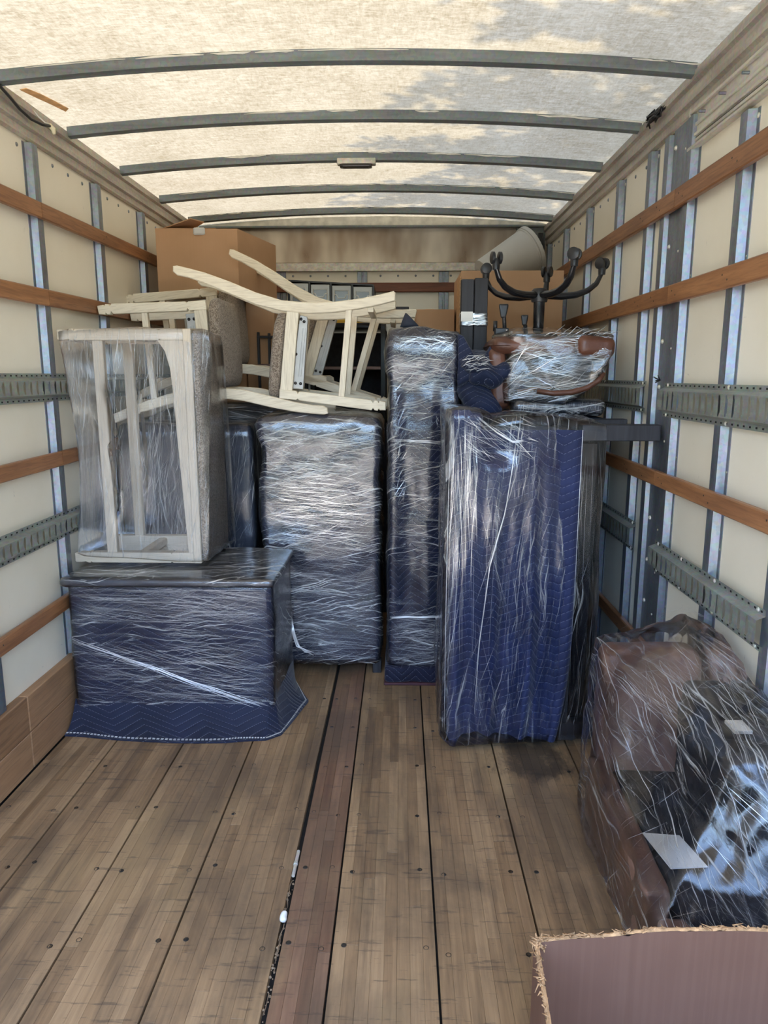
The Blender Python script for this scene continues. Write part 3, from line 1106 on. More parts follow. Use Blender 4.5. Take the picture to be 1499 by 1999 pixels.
def notched(x0, x1, z0, z1, tip='L', second=True):
    """side outline of a square leg with a turned-in foot block and a second groove"""
    g = .005
    h = z1 - z0
    top = [(x0, z1 - .006), (x0 + .008, z1 - .001), (x0 + .042, z1 - .003), (x0 + .047, z1 - g), (x0 + .054, z1 - .001), (x0 + .066, z1 + .002), (x0 + .072, z1 - g), (x0 + .078, z1)]
    if second:
        e = x0 + (x1 - x0) * .80
        top += [(e - .006, z1), (e, z1 - g), (e + .006, z1)]
    top += [(x1, z1)]
    bot = [(x, z0 + (z1 - z)) for x, z in reversed(top)]
    return top[::1] + bot


t = thing('bench', (-1.14, 3.25, .684), 'pale oak bench standing on end in clear film on top of the low wrapped chest', 'bench')
zb, zt = .690, 1.690
for nm, y0, y1 in (('near', BY, BY + .045), ('far', 3.365, 3.41)):
    for a, b in ((zb, zb + .047), (zt - .047, zt)):
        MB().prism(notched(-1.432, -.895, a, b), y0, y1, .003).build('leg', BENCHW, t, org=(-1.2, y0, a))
up = Vector((0, 0, 1))
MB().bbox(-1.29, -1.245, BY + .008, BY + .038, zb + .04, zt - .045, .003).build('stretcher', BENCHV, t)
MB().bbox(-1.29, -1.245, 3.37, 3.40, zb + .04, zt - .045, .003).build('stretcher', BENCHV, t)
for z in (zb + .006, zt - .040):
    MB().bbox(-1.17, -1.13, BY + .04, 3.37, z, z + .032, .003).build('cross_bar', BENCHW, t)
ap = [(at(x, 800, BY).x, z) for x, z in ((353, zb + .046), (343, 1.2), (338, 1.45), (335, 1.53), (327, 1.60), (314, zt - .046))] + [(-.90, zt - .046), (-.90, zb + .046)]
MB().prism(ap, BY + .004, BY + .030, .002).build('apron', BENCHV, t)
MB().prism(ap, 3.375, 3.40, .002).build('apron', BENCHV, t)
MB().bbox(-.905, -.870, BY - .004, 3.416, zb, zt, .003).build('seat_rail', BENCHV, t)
cf = lump(.004, 5., 2.)
MB().rbox(-.870, -.838, BY, 3.412, zb + .004, zt - .004, .014, 18, cf).build('cushion', TWEED, t, smooth=True)
pn = MB()
for k in range(46):
    pn.dome((-.866 + .002, BY - .001, zb + .02 + k * .0213), .0022, (0, -1, 0), .0015, 6)
pn.build('upholstery_staples', CHROME, t, kind='stuff')
hp_ = [(-1.434, BY - .008, zt + .003), (-1.436, 3.416, zt), (-.785, BY - .006, zt + .006), (-.83, 3.420, zt), (-1.36, BY - .01, .80), (-1.425, BY - .006, zb + .03), (-1.42, 3.420, zb + .01), (-.835, BY - .01, zb + .004), (-.80, 3.416, zb + .003), (-.815, BY + .2, 1.0), (-.82, BY - .01, 1.3)]


def bench_pull(p, n):
    d = .012 * fbm(p, 3., 8.) + .004 * fbm((p.x * 4, p.y * 4, p.z * .6), 4., 2.)
    c = math.sin(math.pi * min(1, max(0, (p.z - zb) / (zt - zb))))
    q = p + n * d
    if p.x < -1.25:
        q.x += .055 * c
    return q


fb = MB().hull(hp_, 4, 1, bench_pull)
fb.build('stretch_film', FILM_BENCH, t, smooth=True)
btree = fb.bvh()
creases('film_crease', t, btree, ('F', -1.43, -.80, .70, 1.68, 2.5), [(86, 5, 120, (.2, 1.0), (.0005, .0018)), (108, 6, 30, (.2, .6), (.0005, .0018)), (70, 5, 25, (.2, .6), (.0005, .002))], 21)
creases('film_crease', t, btree, ('R', 3.04, 3.40, .70, 1.68, 0.), [(82, 8, 50, (.5, 1.8), (.0006, .0025)), (60, 9, 20, (.3, 1.), (.0006, .002))], 22)

# ================================================================ OAK CHAIRS LYING ON THE STACK
CY = 3.42
chair = thing('oak_chair', tuple(at(770, 578, CY)), 'pale oak chair lying on its front legs across the wrapped dresser, nearest of the chairs', 'chair', 'stacked oak dining chairs')
up_e = [(337, 519), (345, 518), (370, 524), (400, 532), (447, 549), (500, 571), (550, 586), (600, 590), (650, 589), (700, 583), (740, 575), (768, 568), (772, 571)]
lo_e = [(771, 587), (735, 596), (700, 603), (650, 610), (600, 612), (550, 607), (500, 595), (447, 573), (400, 553), (365, 541), (345, 537), (337, 530)]
stile = pts_at(up_e + lo_e, CY)
cz = Vector((0, 0, 0))
for y in (CY, CY + .41):
    MB().prism(stile, y, y + .032, .004).build('back_leg', CHAIRW, chair)
legp = [(545, 760), (578, 763), (581, 768), (584, 764), (725, 781), (728, 786), (731, 781), (737, 782), (739, 786), (741, 782), (753, 785), (753, 801), (741, 801), (739, 798), (737, 802), (731, 801), (728, 797), (725, 801), (584, 782), (581, 779), (578, 781), (545, 778)]
lg = pts_at(legp, CY)
for y in (CY, CY + .41):
    MB().prism(lg, y, y + .034, .003).build('front_leg', CHAIRW, chair)
apn = pts_at([(559, 606), (583, 606), (579, 650), (570, 764), (546, 762), (551, 700)], CY)
for y in (CY + .005, CY + .415):
    MB().prism(apn, y, y + .022, .002).build('seat_rail', CHAIRV, chair)
for a, b in (((560, 611), (582, 622)), ((547, 748), (570, 760))):
    pa, pb = at(*a, CY), at(*b, CY)
    MB().bbox(pa.x, pb.x, CY + .027, CY + .415, pb.z, pa.z, .002).build('seat_rail', CHAIRW, chair)
for y in (CY + .005, CY + .41):
    MB().prism(pts_at([(675, 604), (687, 604), (672, 775), (660, 775)], CY), y, y + .026, .002).build('stretcher', CHAIRV, chair)
pa = at(722, 603, CY)
MB().bbox(pa.x - .012, pa.x + .016, CY + .03, CY + .412, pa.z - .012, pa.z + .012, .002).build('back_rail', CHAIRW, chair)
pa, pb = at(549, 608, CY), at(533, 782, CY)
ch_h = (pa - pb).length


def cush(p, n):
    """leans with the seat, corners of the pad cut round"""
    cy, cz_ = CY + .222, (pa.z + pb.z) / 2
    a, b = (p.y - cy) / .228, (p.z - cz_) / (ch_h / 2)
    k = max(0, abs(a) - .60) / .40
    l = max(0, abs(b) - .60) / .40
    if k > 0 and l > 0:
        d = math.hypot(k, l)
        m = max(k, l)
        s = m / d
        p = Vector((p.x, cy + math.copysign(.228 * (.60 + .40 * k * s), a), cz_ + math.copysign(ch_h / 2 * (.60 + .40 * l * s), b)))
    p.x += (p.z - cz_) * (pa.x - pb.x) / (pa.z - pb.z)
    e = max(0, 1 - abs(a)) * max(0, 1 - abs(b))
    if n.x < 0:
        p.x -= .012 * min(1, e * 3)
    return p


mx = (pa.x + pb.x) / 2
MB().rbox(mx - .030, mx + .022, CY - .006, CY + .450, (pa.z + pb.z) / 2 - ch_h / 2, (pa.z + pb.z) / 2 + ch_h / 2, .022, 18, cush).build('cushion', TWEED, chair, smooth=True)
# alloy corner bracket under the seat frame
bk = MB().prism(pts_at([(584, 614), (597, 617), (599, 626), (590, 760), (570, 759), (578, 660)], CY), CY + .030, CY + .060, .002).build('seat_bracket', ZINC, chair)
for (x0, x1) in ((581, 583), (586, 588)):
    MB().prism(pts_at([(x0 + 7, 640), (x1 + 7, 640), (x1 - 2, 735), (x0 - 2, 735)], CY), CY + .024, CY + .030).build('bracket_rib', ZINC, bk)
for x, y in ((592, 627), (576, 691), (575, 748), (585, 749), (586, 622)):
    q = at(x, y, CY)
    MB().dome((q.x, CY + .028, q.z), .0075, (0, -1, 0), .004, 8).build('bolt', BLACKM, bk, smooth=True)

for loc, ang, lab in (((.074, 3.92, 1.822), 10.96, 'pale oak chair tilted steeply, its back posts raised against the big carton'),
                      ((-1.373, 3.42, 1.298), 171.0, 'pale oak chair on its back posts, tweed seat facing right, before its twin'),
                      ((-1.425, 3.92, 1.395), 168.5, 'pale oak chair farthest back on the left, tweed seat half hidden by its twin')):
    c = copy_tree(chair)
    c.location = loc
    c.rotation_euler = (0, math.radians(ang), 0)
    c['label'] = lab

# ================================================================ SLATE-BLUE PADDED BLOCK AND BLACK ROLL BEHIND THE CHEST
t = thing('wrapped_cabinet', (-1.04, 3.72, 0), 'slate blue padded cabinet in clear film behind the bench and the low chest', 'furniture')
tr1 = block(t, (-1.405, -.735, 3.53, 3.895, .0, 1.262), .035, SLATE, FILM_SLATE, 20, lump(.008, 3., 3.), name='padding', seed=6.)
creases('film_crease', t, tr1, ('F', -1.41, -.74, .68, 1.25, 3.2), [(84, 6, 90, (.15, .7), (.0005, .002)), (55, 8, 60, (.1, .5), (.0005, .0018))], 31)
t = thing('wrapped_cabinet', (-1.02, 4.2, 0), 'black wrapped cabinet under the back posts of the left chairs', 'furniture')
tr1 = block(t, (-1.385, -.60, 3.98, 4.38, .0, 1.350), .03, DARKF, FILM_CHEST, 14, lump(.008, 3., 5.), name='padding', seed=9.)
creases('film_crease', t, tr1, ('F', -1.0, -.62, 1.2, 1.34, 3.6), [(-6, 6, 40, (.3, .9), (.001, .003))], 33)

# ================================================================ TALL WRAPPED DRESSER
t = thing('wrapped_dresser', (-.39, 3.66, 0), 'tall dresser bound in silvery film between the low chest and the narrow column', 'furniture')


def dres(p, n):
    z = p.z
    q = p.copy()
    if n.x < -.2:
        q.x += .020 * math.exp(-((z - 1.12) / .10) ** 2) - .012 * math.exp(-((z - 1.24) / .06) ** 2) + .012 * math.exp(-((z - .55) / .2) ** 2)
    if n.x > .2:
        q.x -= .014 * math.exp(-((z - 1.02) / .05) ** 2) + .006 * math.exp(-((z - .8) / .05) ** 2)
    if n.z > .3:
        q.z += .016 * math.sin((p.x + .69) * 5) + .012 * fbm(p, 5., 2.)
    q += n * (.012 * fbm((p.x * .5, p.y * .5, p.z * 1.3), 4.5, 7.) + .004 * fbm(p, 16., 3.))
    return q


dt = block(t, (-.690, -.098, 3.435, 3.90, .055, 1.300), .030, BLANKET_DARK, FILM_DRESS, 26, dres, seed=12., wr=(.012, 5., .004, 26.))
for x in (-.66, -.14):
    for y in (3.46, 3.84):
        MB().bbox(x, x + .045, y, y + .045, .0, .07, .003).build('foot', BLACKW, t)
creases('film_crease', t, dt, ('F', -.685, -.095, .08, 1.28, 3.1), [(-6, 5, 330, (.2, .9), (.0006, .0035)), (9, 6, 150, (.15, .7), (.0006, .003)), (22, 6, 50, (.15, .5), (.0006, .0022)), (-20, 5, 60, (.2, .6), (.0006, .0024))], 41)
creases('film_crease', t, dt, ('F', -.60, -.22, .45, 1.25, 3.1), [(-5, 4, 170, (.15, .6), (.001, .006))], 43)
creases('film_crease', t, dt, ('T', -.68, -.10, 3.43, 3.88, 1.6), [(10, 14, 70, (.2, .6), (.0008, .003))], 42)
# loose twisted tail of film at the left edge
q0 = at(568, 1215, 3.36)
tail = MB()
rr = random.Random(5)
for k in range(5):
    tail.tube([at(568 + rr.uniform(-3, 3), 1195, 3.38), at(572 + rr.uniform(-3, 3), 1235, 3.37), at(582 + rr.uniform(-3, 3), 1262, 3.36), at(598 + rr.uniform(-3, 3), 1272 + rr.uniform(-2, 2), 3.36), at(612, 1276 + rr.uniform(-4, 4), 3.37)],
              [.002, .004, .003, .004, .002], 5)
tail.build('film_tail', STRAND, t, smooth=True)

# ================================================================ NARROW WRAPPED COLUMN
t = thing('wrapped_column', (.095, 3.55, 0), 'narrow tall bundle in chevron quilted navy blanket beside the silvery dresser', 'furniture')


def colf(p, n):
    q = p.copy()
    z = p.z
    if n.z > .3 and z > 1.2:
        q.z += .022 * fbm(p, 6., 3.) + .015
    if abs(n.x) > .3 or n.y < -.3:
        q += n * (.012 * math.exp(-((z - 1.60) / .09) ** 2) - .012 * math.exp(-((z - 1.47) / .03) ** 2) + .012 * math.exp(-((z - .36) / .2) ** 2) * .5 - .008 * math.exp(-((z - .34) / .02) ** 2))
    q += n * (.010 * fbm(p, 4., 9.) + .004 * fbm(p, 15., 3.))
    if abs(z - .9) < .55 and n.y < -.5:
        q.y += .006 * math.sin(p.x * 38)
    return q


ct = block(t, (-.058, .262, 3.335, 3.75, .075, 1.690), .030, BLANKET_DARK, FILM_COL, 26, colf, seed=15., wr=(.010, 7., .003, 26.))
MB().rbox(-.075, .262, 3.315, 3.76, .012, .095, .016, 14, lump(.006, 9., 3.)).build('blanket_hem', BLANKET_DARK, t, smooth=True)
MB().bbox(-.078, .262, 3.310, 3.765, .0, .013, .003).build('hem_tape', m_plain('maroon_binding', (.07, .022, .03), .7), t)
pk = MB().hull([at(778, 640, 3.44), at(790, 607, 3.48), at(800, 618, 3.5), at(822, 640, 3.44), at(785, 640, 3.6), at(815, 640, 3.6)], 2, 1)
pk.build('blanket_corner', SLATE, t, smooth=True)
creases('film_crease', t, ct, ('F', -.05, .255, 1.42, 1.68, 3.0), [(-8, 10, 130, (.2, 1.1), (.0006, .003)), (35, 14, 60, (.2, .8), (.0005, .0018))], 51)
creases('film_crease', t, ct, ('F', -.05, .255, .10, .38, 3.0), [(3, 8, 150, (.2, 1.), (.0006, .003))], 52)
creases('film_crease', t, ct, ('F', -.05, .255, .55, 1.20, 3.0), [(-6, 5, 55, (.3, 1.1), (.0005, .0016))], 53)
creases('film_crease', t, ct, ('F', -.05, .03, .9, 1.42, 3.0), [(60, 18, 50, (.4, 1.6), (.0006, .003))], 54)
creases('film_crease', t, ct, ('F', .16, .255, .9, 1.42, 3.0), [(-55, 18, 50, (.4, 1.6), (.0006, .003))], 55)
film_rope(t, ct, [(-.05, .345), (.1, .35), (.25, .355)], .007, 56, 8, 2.9)
film_rope(t, ct, [(-.05, 1.205), (.1, 1.20), (.25, 1.19)], .010, 57, 4, 2.9)

# ================================================================ TABLE ON ITS SIDE UNDER THE BLUE BLANKET
t = thing('wrapped_table', (.5, 2.98, 0), 'table on its side under royal blue blanket, black legs reaching the right wall', 'table')


def fold(x, z):
    k = (1 - z / 1.3)
    a = .016 * math.sin(x * 31 + .5 * math.sin(z * 2.2)) + .010 * math.sin(x * 57 + 1 + z * 1.1)
    return a * (.35 + .65 * k)


BL = m_blanket('royal_quilted_blanket', (.012, .018, .060), .0325, .115, .42, .10)


def drape(u, v):
    """front cloth: u left to right, v top to bottom, wrapping round the left edge"""
    s = u * 1.12
    z = 1.298 - v * 1.255
    if s < .42:
        x, y, w_ = .205, 3.16 - s, 0.
    else:
        x, y, w_ = .205 + (s - .42), 2.745, 1.
    c = max(0, 1 - abs(s - .42) / .05)
    x += .02 * c * 0
    y2 = y - fold(x, z) * w_ - .012 * w_
    if w_ == 0:
        x -= .012 + fold(y, z) * .6
    hem = 0.
    if w_:
        hem = -.050 * math.exp(-((x - .215) / .04) ** 2) + .015 * math.sin((x - .2) * 7)
        # the slanting right hem that runs in toward the bottom
        lim = .690 - .055 * v ** 6
        x = .205 + (x - .205) * (lim - .205) / .70
    if v > .9:
        z += (hem * (v - .9) * 10) * .9 + .0
    # tall rounded left corner
    if x < .31:
        z += .075 * (1 - v) ** 6 * min(1, (.31 - x) / .05)
    return (x, y2, max(.006, z))


cl = MB().grid(drape, 150, 110)
cl.build('blanket', BL, t, smooth=True)
MB().rbox(.215, .66, 2.775, 3.18, .05, 1.285, .01, 10).build('blanket_core', BL, t, smooth=True)
MB().rbox(.205, .315, 2.735, 3.16, 1.2, 1.368, .03, 10, lump(.006, 8., 1.)).build('blanket_roll', BL, t, smooth=True)
# seam binding: twin stitched lines down the right hem
sl = MB()
for off in (-.004, .006):
    P = []
    for k in range(40):
        q = Vector(drape(1., k / 39))
        P.append(q + Vector((off - .01, -.003, 0)))
    sl.tube(P, .0011, 5)
sl.build('hem_stitches', PAPER, t, kind='stuff')
MB().bbox(.665, .700, 2.80, 3.20, .03, 1.285, .004).build('table_top', BLACKW, t)
MB().bbox(.70, .775, 2.84, 3.18, .08, 1.24, .004).build('table_apron', BLACKM, t)
MB().bbox(.70, 1.004, 2.80, 2.862, 1.250, 1.313, .003).build('table_leg', BLACKW, t)
MB().bbox(.70, .985, 3.16, 3.222, 1.255, 1.313, .003).build('table_leg', BLACKW, t)
MB().bbox(.66, .985, 2.79, 2.852, .012, .075, .003).build('table_leg', BLACKW, t)
MB().bbox(.70, .985, 3.12, 3.182, .012, .075, .003).build('table_leg', BLACKW, t)
MB().bbox(.20, .80, 2.80, 3.18, .0, .012, .002).build('base_board', BLACKW, t)
hp_ = [(.172, 2.70, 1.372), (.20, 2.685, 1.382), (.30, 2.69, 1.388), (.175, 3.18, 1.372), (.32, 3.18, 1.36),
       (.79, 2.765, 1.322), (.80, 3.18, 1.322), (.775, 2.755, .035), (.785, 3.18, .04), (.165, 2.690, .06), (.205, 2.675, .02), (.165, 3.18, .04), (.72, 2.74, .03)]


def filmf(p, n):
    d = .010 * fbm(p, 4., 5.) + .007 * fbm((p.x * 6, p.y * 6, p.z * .5), 4., 9.) + .003 * fbm((p.x * 16, p.y * 16, p.z * .8), 4., 1.)
    q = p + n * (d + .002)
    if p.z > 1.2:
        # the film sags between the tall left corner and the right edge
        k = math.exp(-((p.x - .36) / .07) ** 2)
        q.z -= .030 * k
        q.y += .02 * k
    return q


fm = MB().hull(hp_, 5, 1, filmf)
fm.build('stretch_film', FILM_WARD, t, smooth=True)
wt = fm.bvh()
creases('film_crease', t, wt, ('F', .18, .30, .35, 1.34, 2.4), [(90, 3, 45, (1.5, 6), (.0006, .0022))], 61)
creases('film_crease', t, wt, ('F', .28, .60, .08, 1.25, 2.4), [(86, 4, 26, (.4, 1.8), (.0004, .0012)), (103, 4, 18, (.4, 2.), (.0004, .0012)), (72, 5, 10, (.3, 1.2), (.0006, .002))], 62)
creases('film_crease', t, wt, ('F', .40, .53, 1.02, 1.26, 2.4), [(89, 4, 60, (.2, 1.), (.0004, .0013))], 63)
creases('film_crease', t, wt, ('F', .66, .785, .1, 1.30, 2.4), [(91, 2, 14, (2, 8), (.0006, .0014)), (75, 5, 5, (1, 2), (.0008, .002))], 64)
creases('film_crease', t, wt, ('F', .185, .29, .95, 1.34, 2.4), [(88, 5, 90, (.6, 2.5), (.0005, .0018))], 66)
creases('film_crease', t, wt, ('F', .22, .52, 1.18, 1.36, 2.4), [(-28, 12, 60, (.2, .8), (.0008, .0035))], 65)
film_rope(t, wt, [(.29, 1.345), (.36, 1.29), (.42, 1.255), (.46, 1.26)], .008, 66, 7, 2.3)
film_rope(t, wt, [(.43, 1.24), (.40, 1.0), (.345, .78), (.31, .45), (.30, .18)], .022, 67, 9, 2.3)
film_rope(t, wt, [(.185, 1.33), (.18, .9), (.178, .5), (.18, .1)], .005, 69, 5, 2.3)

# ================================================================ UPSIDE-DOWN OFFICE CHAIR
t = thing('office_chair', (.66, 3.45, 1.36), 'upside-down brown leather office chair wrapped in film, black five-star base and casters in the air', 'chair')
hub = Vector((.645, 3.50, 1.868))
h = MB()
h.tube([hub + Vector((0, 0, -.030)), hub + Vector((0, 0, -.012)), hub + Vector((0, 0, .018)), hub + Vector((0, 0, .030))], [.036, .040, .040, .030], 18)
h.build('base_hub', BLACK, t, smooth=True, angle=40)
for k in range(5):
    a = math.radians(1 + 72 * k)
    d = Vector((math.cos(a), math.sin(a), 0))
    R = .285
    prof = [(0.02, .0, .021), (.10, -.004, .021), (.17, .002, .019), (.225, .022, .017), (.262, .052, .015), (R, .098, .012)]
    arm = MB()
    P = []
    rs = []
    for i in range(25):
        q = i / 24 * (len(prof) - 1)
        j = min(int(q), len(prof) - 2)
        f = q - j
        aa, bb = prof[j], prof[j + 1]
        P.append(hub + d * (aa[0] * (1 - f) + bb[0] * f) + Vector((0, 0, aa[1] * (1 - f) + bb[1] * f)))
        rs.append(aa[2] * (1 - f) + bb[2] * f)
    arm.tube(P, rs, 12, True, .8)
    arm.build('base_arm', BLACKM, t, smooth=True, angle=60)
    tip = P[-1]
    ca = a + (.6, 1.3, 2.2, -.5, -.9)[k]
    cdv = Vector((math.cos(ca), math.sin(ca), 0))
    cs = MB().tube([tip + Vector((0, 0, -.006)), tip + Vector((0, 0, .03)), tip + Vector((0, 0, .042))], [.016, .018, .012], 12)
    co = cs.build('caster', BLACK, t, smooth=True, angle=40)
    wc = tip + Vector((0, 0, .044))
    for s_ in (-1, 1):
        MB().tube([wc + cdv * s_ * .008, wc + cdv * s_ * .010, wc + cdv * s_ * .022, wc + cdv * s_ * .025], [.022, .026, .026, .020], 18).build('caster_wheel', BLACK, co, smooth=True, angle=40)
MB().tube([hub + Vector((0, 0, -.02)), hub + Vector((0, 0, -.165)), hub + Vector((0, 0, -.17))], [.027, .024, .022], 18).build('gas_lift_cover', BLACKM, t, smooth=True, angle=40)
MB().tube([hub + Vector((0, 0, -.165)), hub + Vector((0, 0, -.205))], .013, 14).build('gas_lift', CHROME, t, smooth=True)
mech = MB().rbox(.475, .72, 3.40, 3.56, 1.645, 1.69, .012, 8)
mech.build('tilt_mechanism', BLACK, t, smooth=True)
MB().bbox(.425, .488, 3.36, 3.40, 1.640, 1.712, .004).build('back_hinge', BLACK, t)
for x, z in ((.478, 1.70), (.470, 1.678), (.478, 1.655)):
    MB().dome((x, 3.36, z), .006, (0, -1, 0)).build('bolt', CHROME, t, smooth=True)
MB().tube([(.43, 3.40, 1.70), (.43, 3.40, 1.745)], .010, 10).build('hinge_pin', BLACK, t, smooth=True)
for (px, py, s_, Y) in ((983, 603, 1., 3.42), (1024, 622, .78, 3.5)):
    top = at(px, py, Y)
    base = Vector((top.x + .012, Y + .02, 1.69))
    lv = MB()
    N = 26
    L = (base - top).length - .03
    dd = (base - top).normalized()
    P = [top + dd * (.03 + L * i / N) for i in range(N + 1)]
    lv.tube(P, [.0085 + (.0022 if i % 2 else 0) for i in range(N + 1)], 10)
    lo = lv.build('lever', BLACK, t, smooth=True)
    w2 = .022 * s_
    MB().rbox(top.x - w2, top.x + w2, Y - .006, Y + .006, top.z - .04 * s_, top.z + .022 * s_, .006, 8,
              lambda p, n, tx=top.x, tz=top.z, w2=w2: Vector((tx + (p.x - tx) * (.55 + .45 * min(1, max(0, (p.z - tz + .035) / .045))), p.y, p.z))).build('paddle', BLACK, lo, smooth=True)
# leather seat (its underside up), arm pads, backrest going down behind


def seatf(p, n):
    q = p + n * (.012 * fbm(p, 5., 1.) + .004 * fbm(p, 18., 2.))
    if n.z < 0:
        q.z += .03 * max(0, abs(p.x - .62) / .25 - .4)
    return q


MB().rbox(.40, .80, 3.24, 3.68, 1.585, 1.668, .04, 18, seatf).build('seat', LEATHER, t, smooth=True)
MB().rbox(.47, .85, 3.255, 3.62, 1.445, 1.60, .045, 18, lump(.014, 6., 3., .004)).build('padded_cushion', DARKF, t, smooth=True)
MB().rbox(.385, .47, 3.27, 3.66, 1.35, 1.62, .035, 14, lambda p, n: Vector((p.x + (p.z - 1.6) * -.10, p.y, p.z)) + n * .006 * fbm(p, 6., 4.)).build('backrest', LEATHER, t, smooth=True)


def armf(p, n):
    q = p.copy()
    k = (p.x - .70) / .22
    q.z += .006 * math.sin(k * 4)
    return q + n * .005 * fbm(p, 9., 6.)


MB().rbox(.76, .925, 3.18, 3.30, 1.575, 1.668, .035, 14, armf).build('arm_pad', LEATHER, t, smooth=True)
arm = [at(x, y, 3.2) for x, y in ((1048, 764), (1080, 768), (1115, 766), (1145, 757), (1168, 743), (1178, 728))]
MB().tube(arm, [.012, .016, .017, .017, .016, .013], 12, True, .8).build('arm_frame', LEATHER, t, smooth=True)
hp_ = [at(x, y, Y) for x, y, Y in ((1000, 648, 3.24), (960, 655, 3.36), (975, 760, 3.3), (985, 788, 3.26), (1100, 792, 3.2), (1140, 772, 3.19), (1182, 730, 3.19), (1198, 690, 3.17), (1200, 655, 3.2), (1150, 648, 3.2), (1190, 650, 3.35), (1170, 740, 3.5), (1000, 640, 3.6), (1130, 645, 3.6), (1010, 770, 3.6))]
fc = MB().hull(hp_, 4, 1, lump(.014, 6., 12., .006, 26.))
fc.build('stretch_film', FILM_CHAIR, t, smooth=True)
fct = fc.bvh()
creases('film_crease', t, fct, ('F', .42, .92, 1.38, 1.67, 2.8), [(-3, 12, 170, (.1, .6), (.0006, .003)), (35, 12, 60, (.1, .4), (.0006, .003)), (12, 6, 60, (.2, .6), (.001, .004))], 71)
fl = MB()
rr = random.Random(8)
for k in range(9):
    a = Vector((.62 + .03 * k, 3.22, 1.668))
    fl.tube([a, a + Vector((.02, -.01, .012)), a + Vector((.05, 0, rr.uniform(.01, .04))), a + Vector((.09, .01, rr.uniform(.015, .05)))], [.001, .0018, .0015, .0006], 4)
fl.build('loose_film', STRAND, t, smooth=True)

# padded bundle under the office chair, lying on the table and the stack
t = thing('wrapped_cushion', (.76, 3.5, 1.33), 'flat silvery film-wrapped pad lying under the upside-down office chair', 'cushion')
pt = block(t, (.50, .905, 3.24, 3.74, 1.326, 1.392), .028, SLATE, FILM_DRESS, 16, lump(.006, 7., 3.), name='padding', seed=18.)
creases('film_crease', t, pt, ('F', .52, .90, 1.33, 1.39, 2.9), [(86, 8, 130, (.05, .16), (.0008, .003))], 73)
t = thing('wrapped_cabinet', (.62, 3.6, 0), 'dark cabinet in blanket between the blue table and the office chair stack', 'furniture')
MB().rbox(.452, .93, 3.26, 3.95, .0, 1.316, .02, 10, lump(.004, 4., 7.)).build('blanket', SLATE, t, smooth=True)

# ================================================================ BLUE BLANKET BUNDLE AND BLACK BOARDS
t = thing('moving_blanket', (.36, 3.36, 1.30), 'crumpled navy quilted blanket bundled around the foot of the two black boards', 'blanket')


def bun(p, n):
    c = Vector((.36, 3.36, 1.5))
    d = .040 * fbm(p, 6., 2.) + .022 * math.sin(p.z * 42 + p.x * 16 + 2.5 * fbm(p, 5., 8.)) + .008 * fbm(p, 18., 5.)
    return p + n * d


MB().rbox(.285, .425, 3.27, 3.47, 1.10, 1.60, .06, 24, bun).build('lower_fold', BLANKET, t, smooth=True)
MB().rbox(.30, .490, 3.235, 3.43, 1.455, 1.565, .05, 24, lambda p, n: p + n * (.020 * fbm(p, 8., 4.) + .012 * math.sin(p.x * 50 + p.z * 30))).build('upper_fold', BLANKET, t, smooth=True)
MB().hull([at(893, 650, 3.3), at(893, 760, 3.3), at(905, 655, 3.3), at(935, 712, 3.28), at(925, 740, 3.28), at(893, 655, 3.5), at(930, 700, 3.5)], 3, 1, lump(.006, 9., 2.)).build('corner_flap', BLANKET, t, smooth=True)
MB().hull([at(935, 715, 3.3), at(962, 665, 3.3), at(970, 690, 3.3), at(965, 735, 3.28), at(940, 735, 3.28), at(962, 670, 3.5), at(940, 700, 3.5)], 3, 1, lump(.006, 9., 5.)).build('corner_flap', BLANKET, t, smooth=True)
bt = MB().rbox(.292, .455, 3.262, 3.40, 1.40, 1.47, .04, 10, bun)
bf = MB()
rr = random.Random(4)
for k in range(26):
    a = at(900 + rr.uniform(0, 40), 712 + rr.uniform(-14, 14), 3.205)
    bf.tube([a, a + Vector((rr.uniform(.01, .03), 0, rr.uniform(.0, .015))), a + Vector((rr.uniform(.03, .06), .005, rr.uniform(-.008, .02)))], [.0004, .0012, .0004], 4)
bf.build('film_scraps', STRAND, t, kind='stuff')

t = thing('board_bundle', (.355, 3.62, 0), 'pair of tall matte black boards standing upright, bound together with a band of film', 'boards')
for x0, x1, top in ((.288, .349, 1.955), (.352, .416, 1.960)):
    MB().bbox(x0, x1, 3.60, 3.66, .0, top, .003).build('board', BLACKW, t)
bd = MB().rbox(.284, .420, 3.594, 3.666, 1.735, 1.80, .006, 14, lump(.003, 20., 2.))
bd.build('film_band', FILM_CHAIR, t, smooth=True)
creases('film_crease', t, bd.bvh(), ('F', .287, .418, 1.738, 1.798, 3.3), [(0, 12, 70, (.2, .8), (.0008, .003))], 75)
MB().bbox(.288, .345, 3.590, 3.5935, 1.757, 1.803, .0005).build('paper_label', PAPER, t)

# ================================================================ CARTONS


def carton(name, dims, label, mat=CARD, seam=True, flapgap=True):
    x0, x1, y0, y1, z0, z1 = dims
    t = thing(name, ((x0 + x1) / 2, (y0 + y1) / 2, z0), label, 'box')
    MB().bbox(x0, x1, y0, y1, z0, z1, .003).build('box_body', mat, t)
    if seam:
        MB().box((x0 + x1) / 2 - .025, (x0 + x1) / 2 + .025, y0 - .001, y1 + .001, z1 - .0005, z1 + .001).build('tape', TAPE, t)
    return t


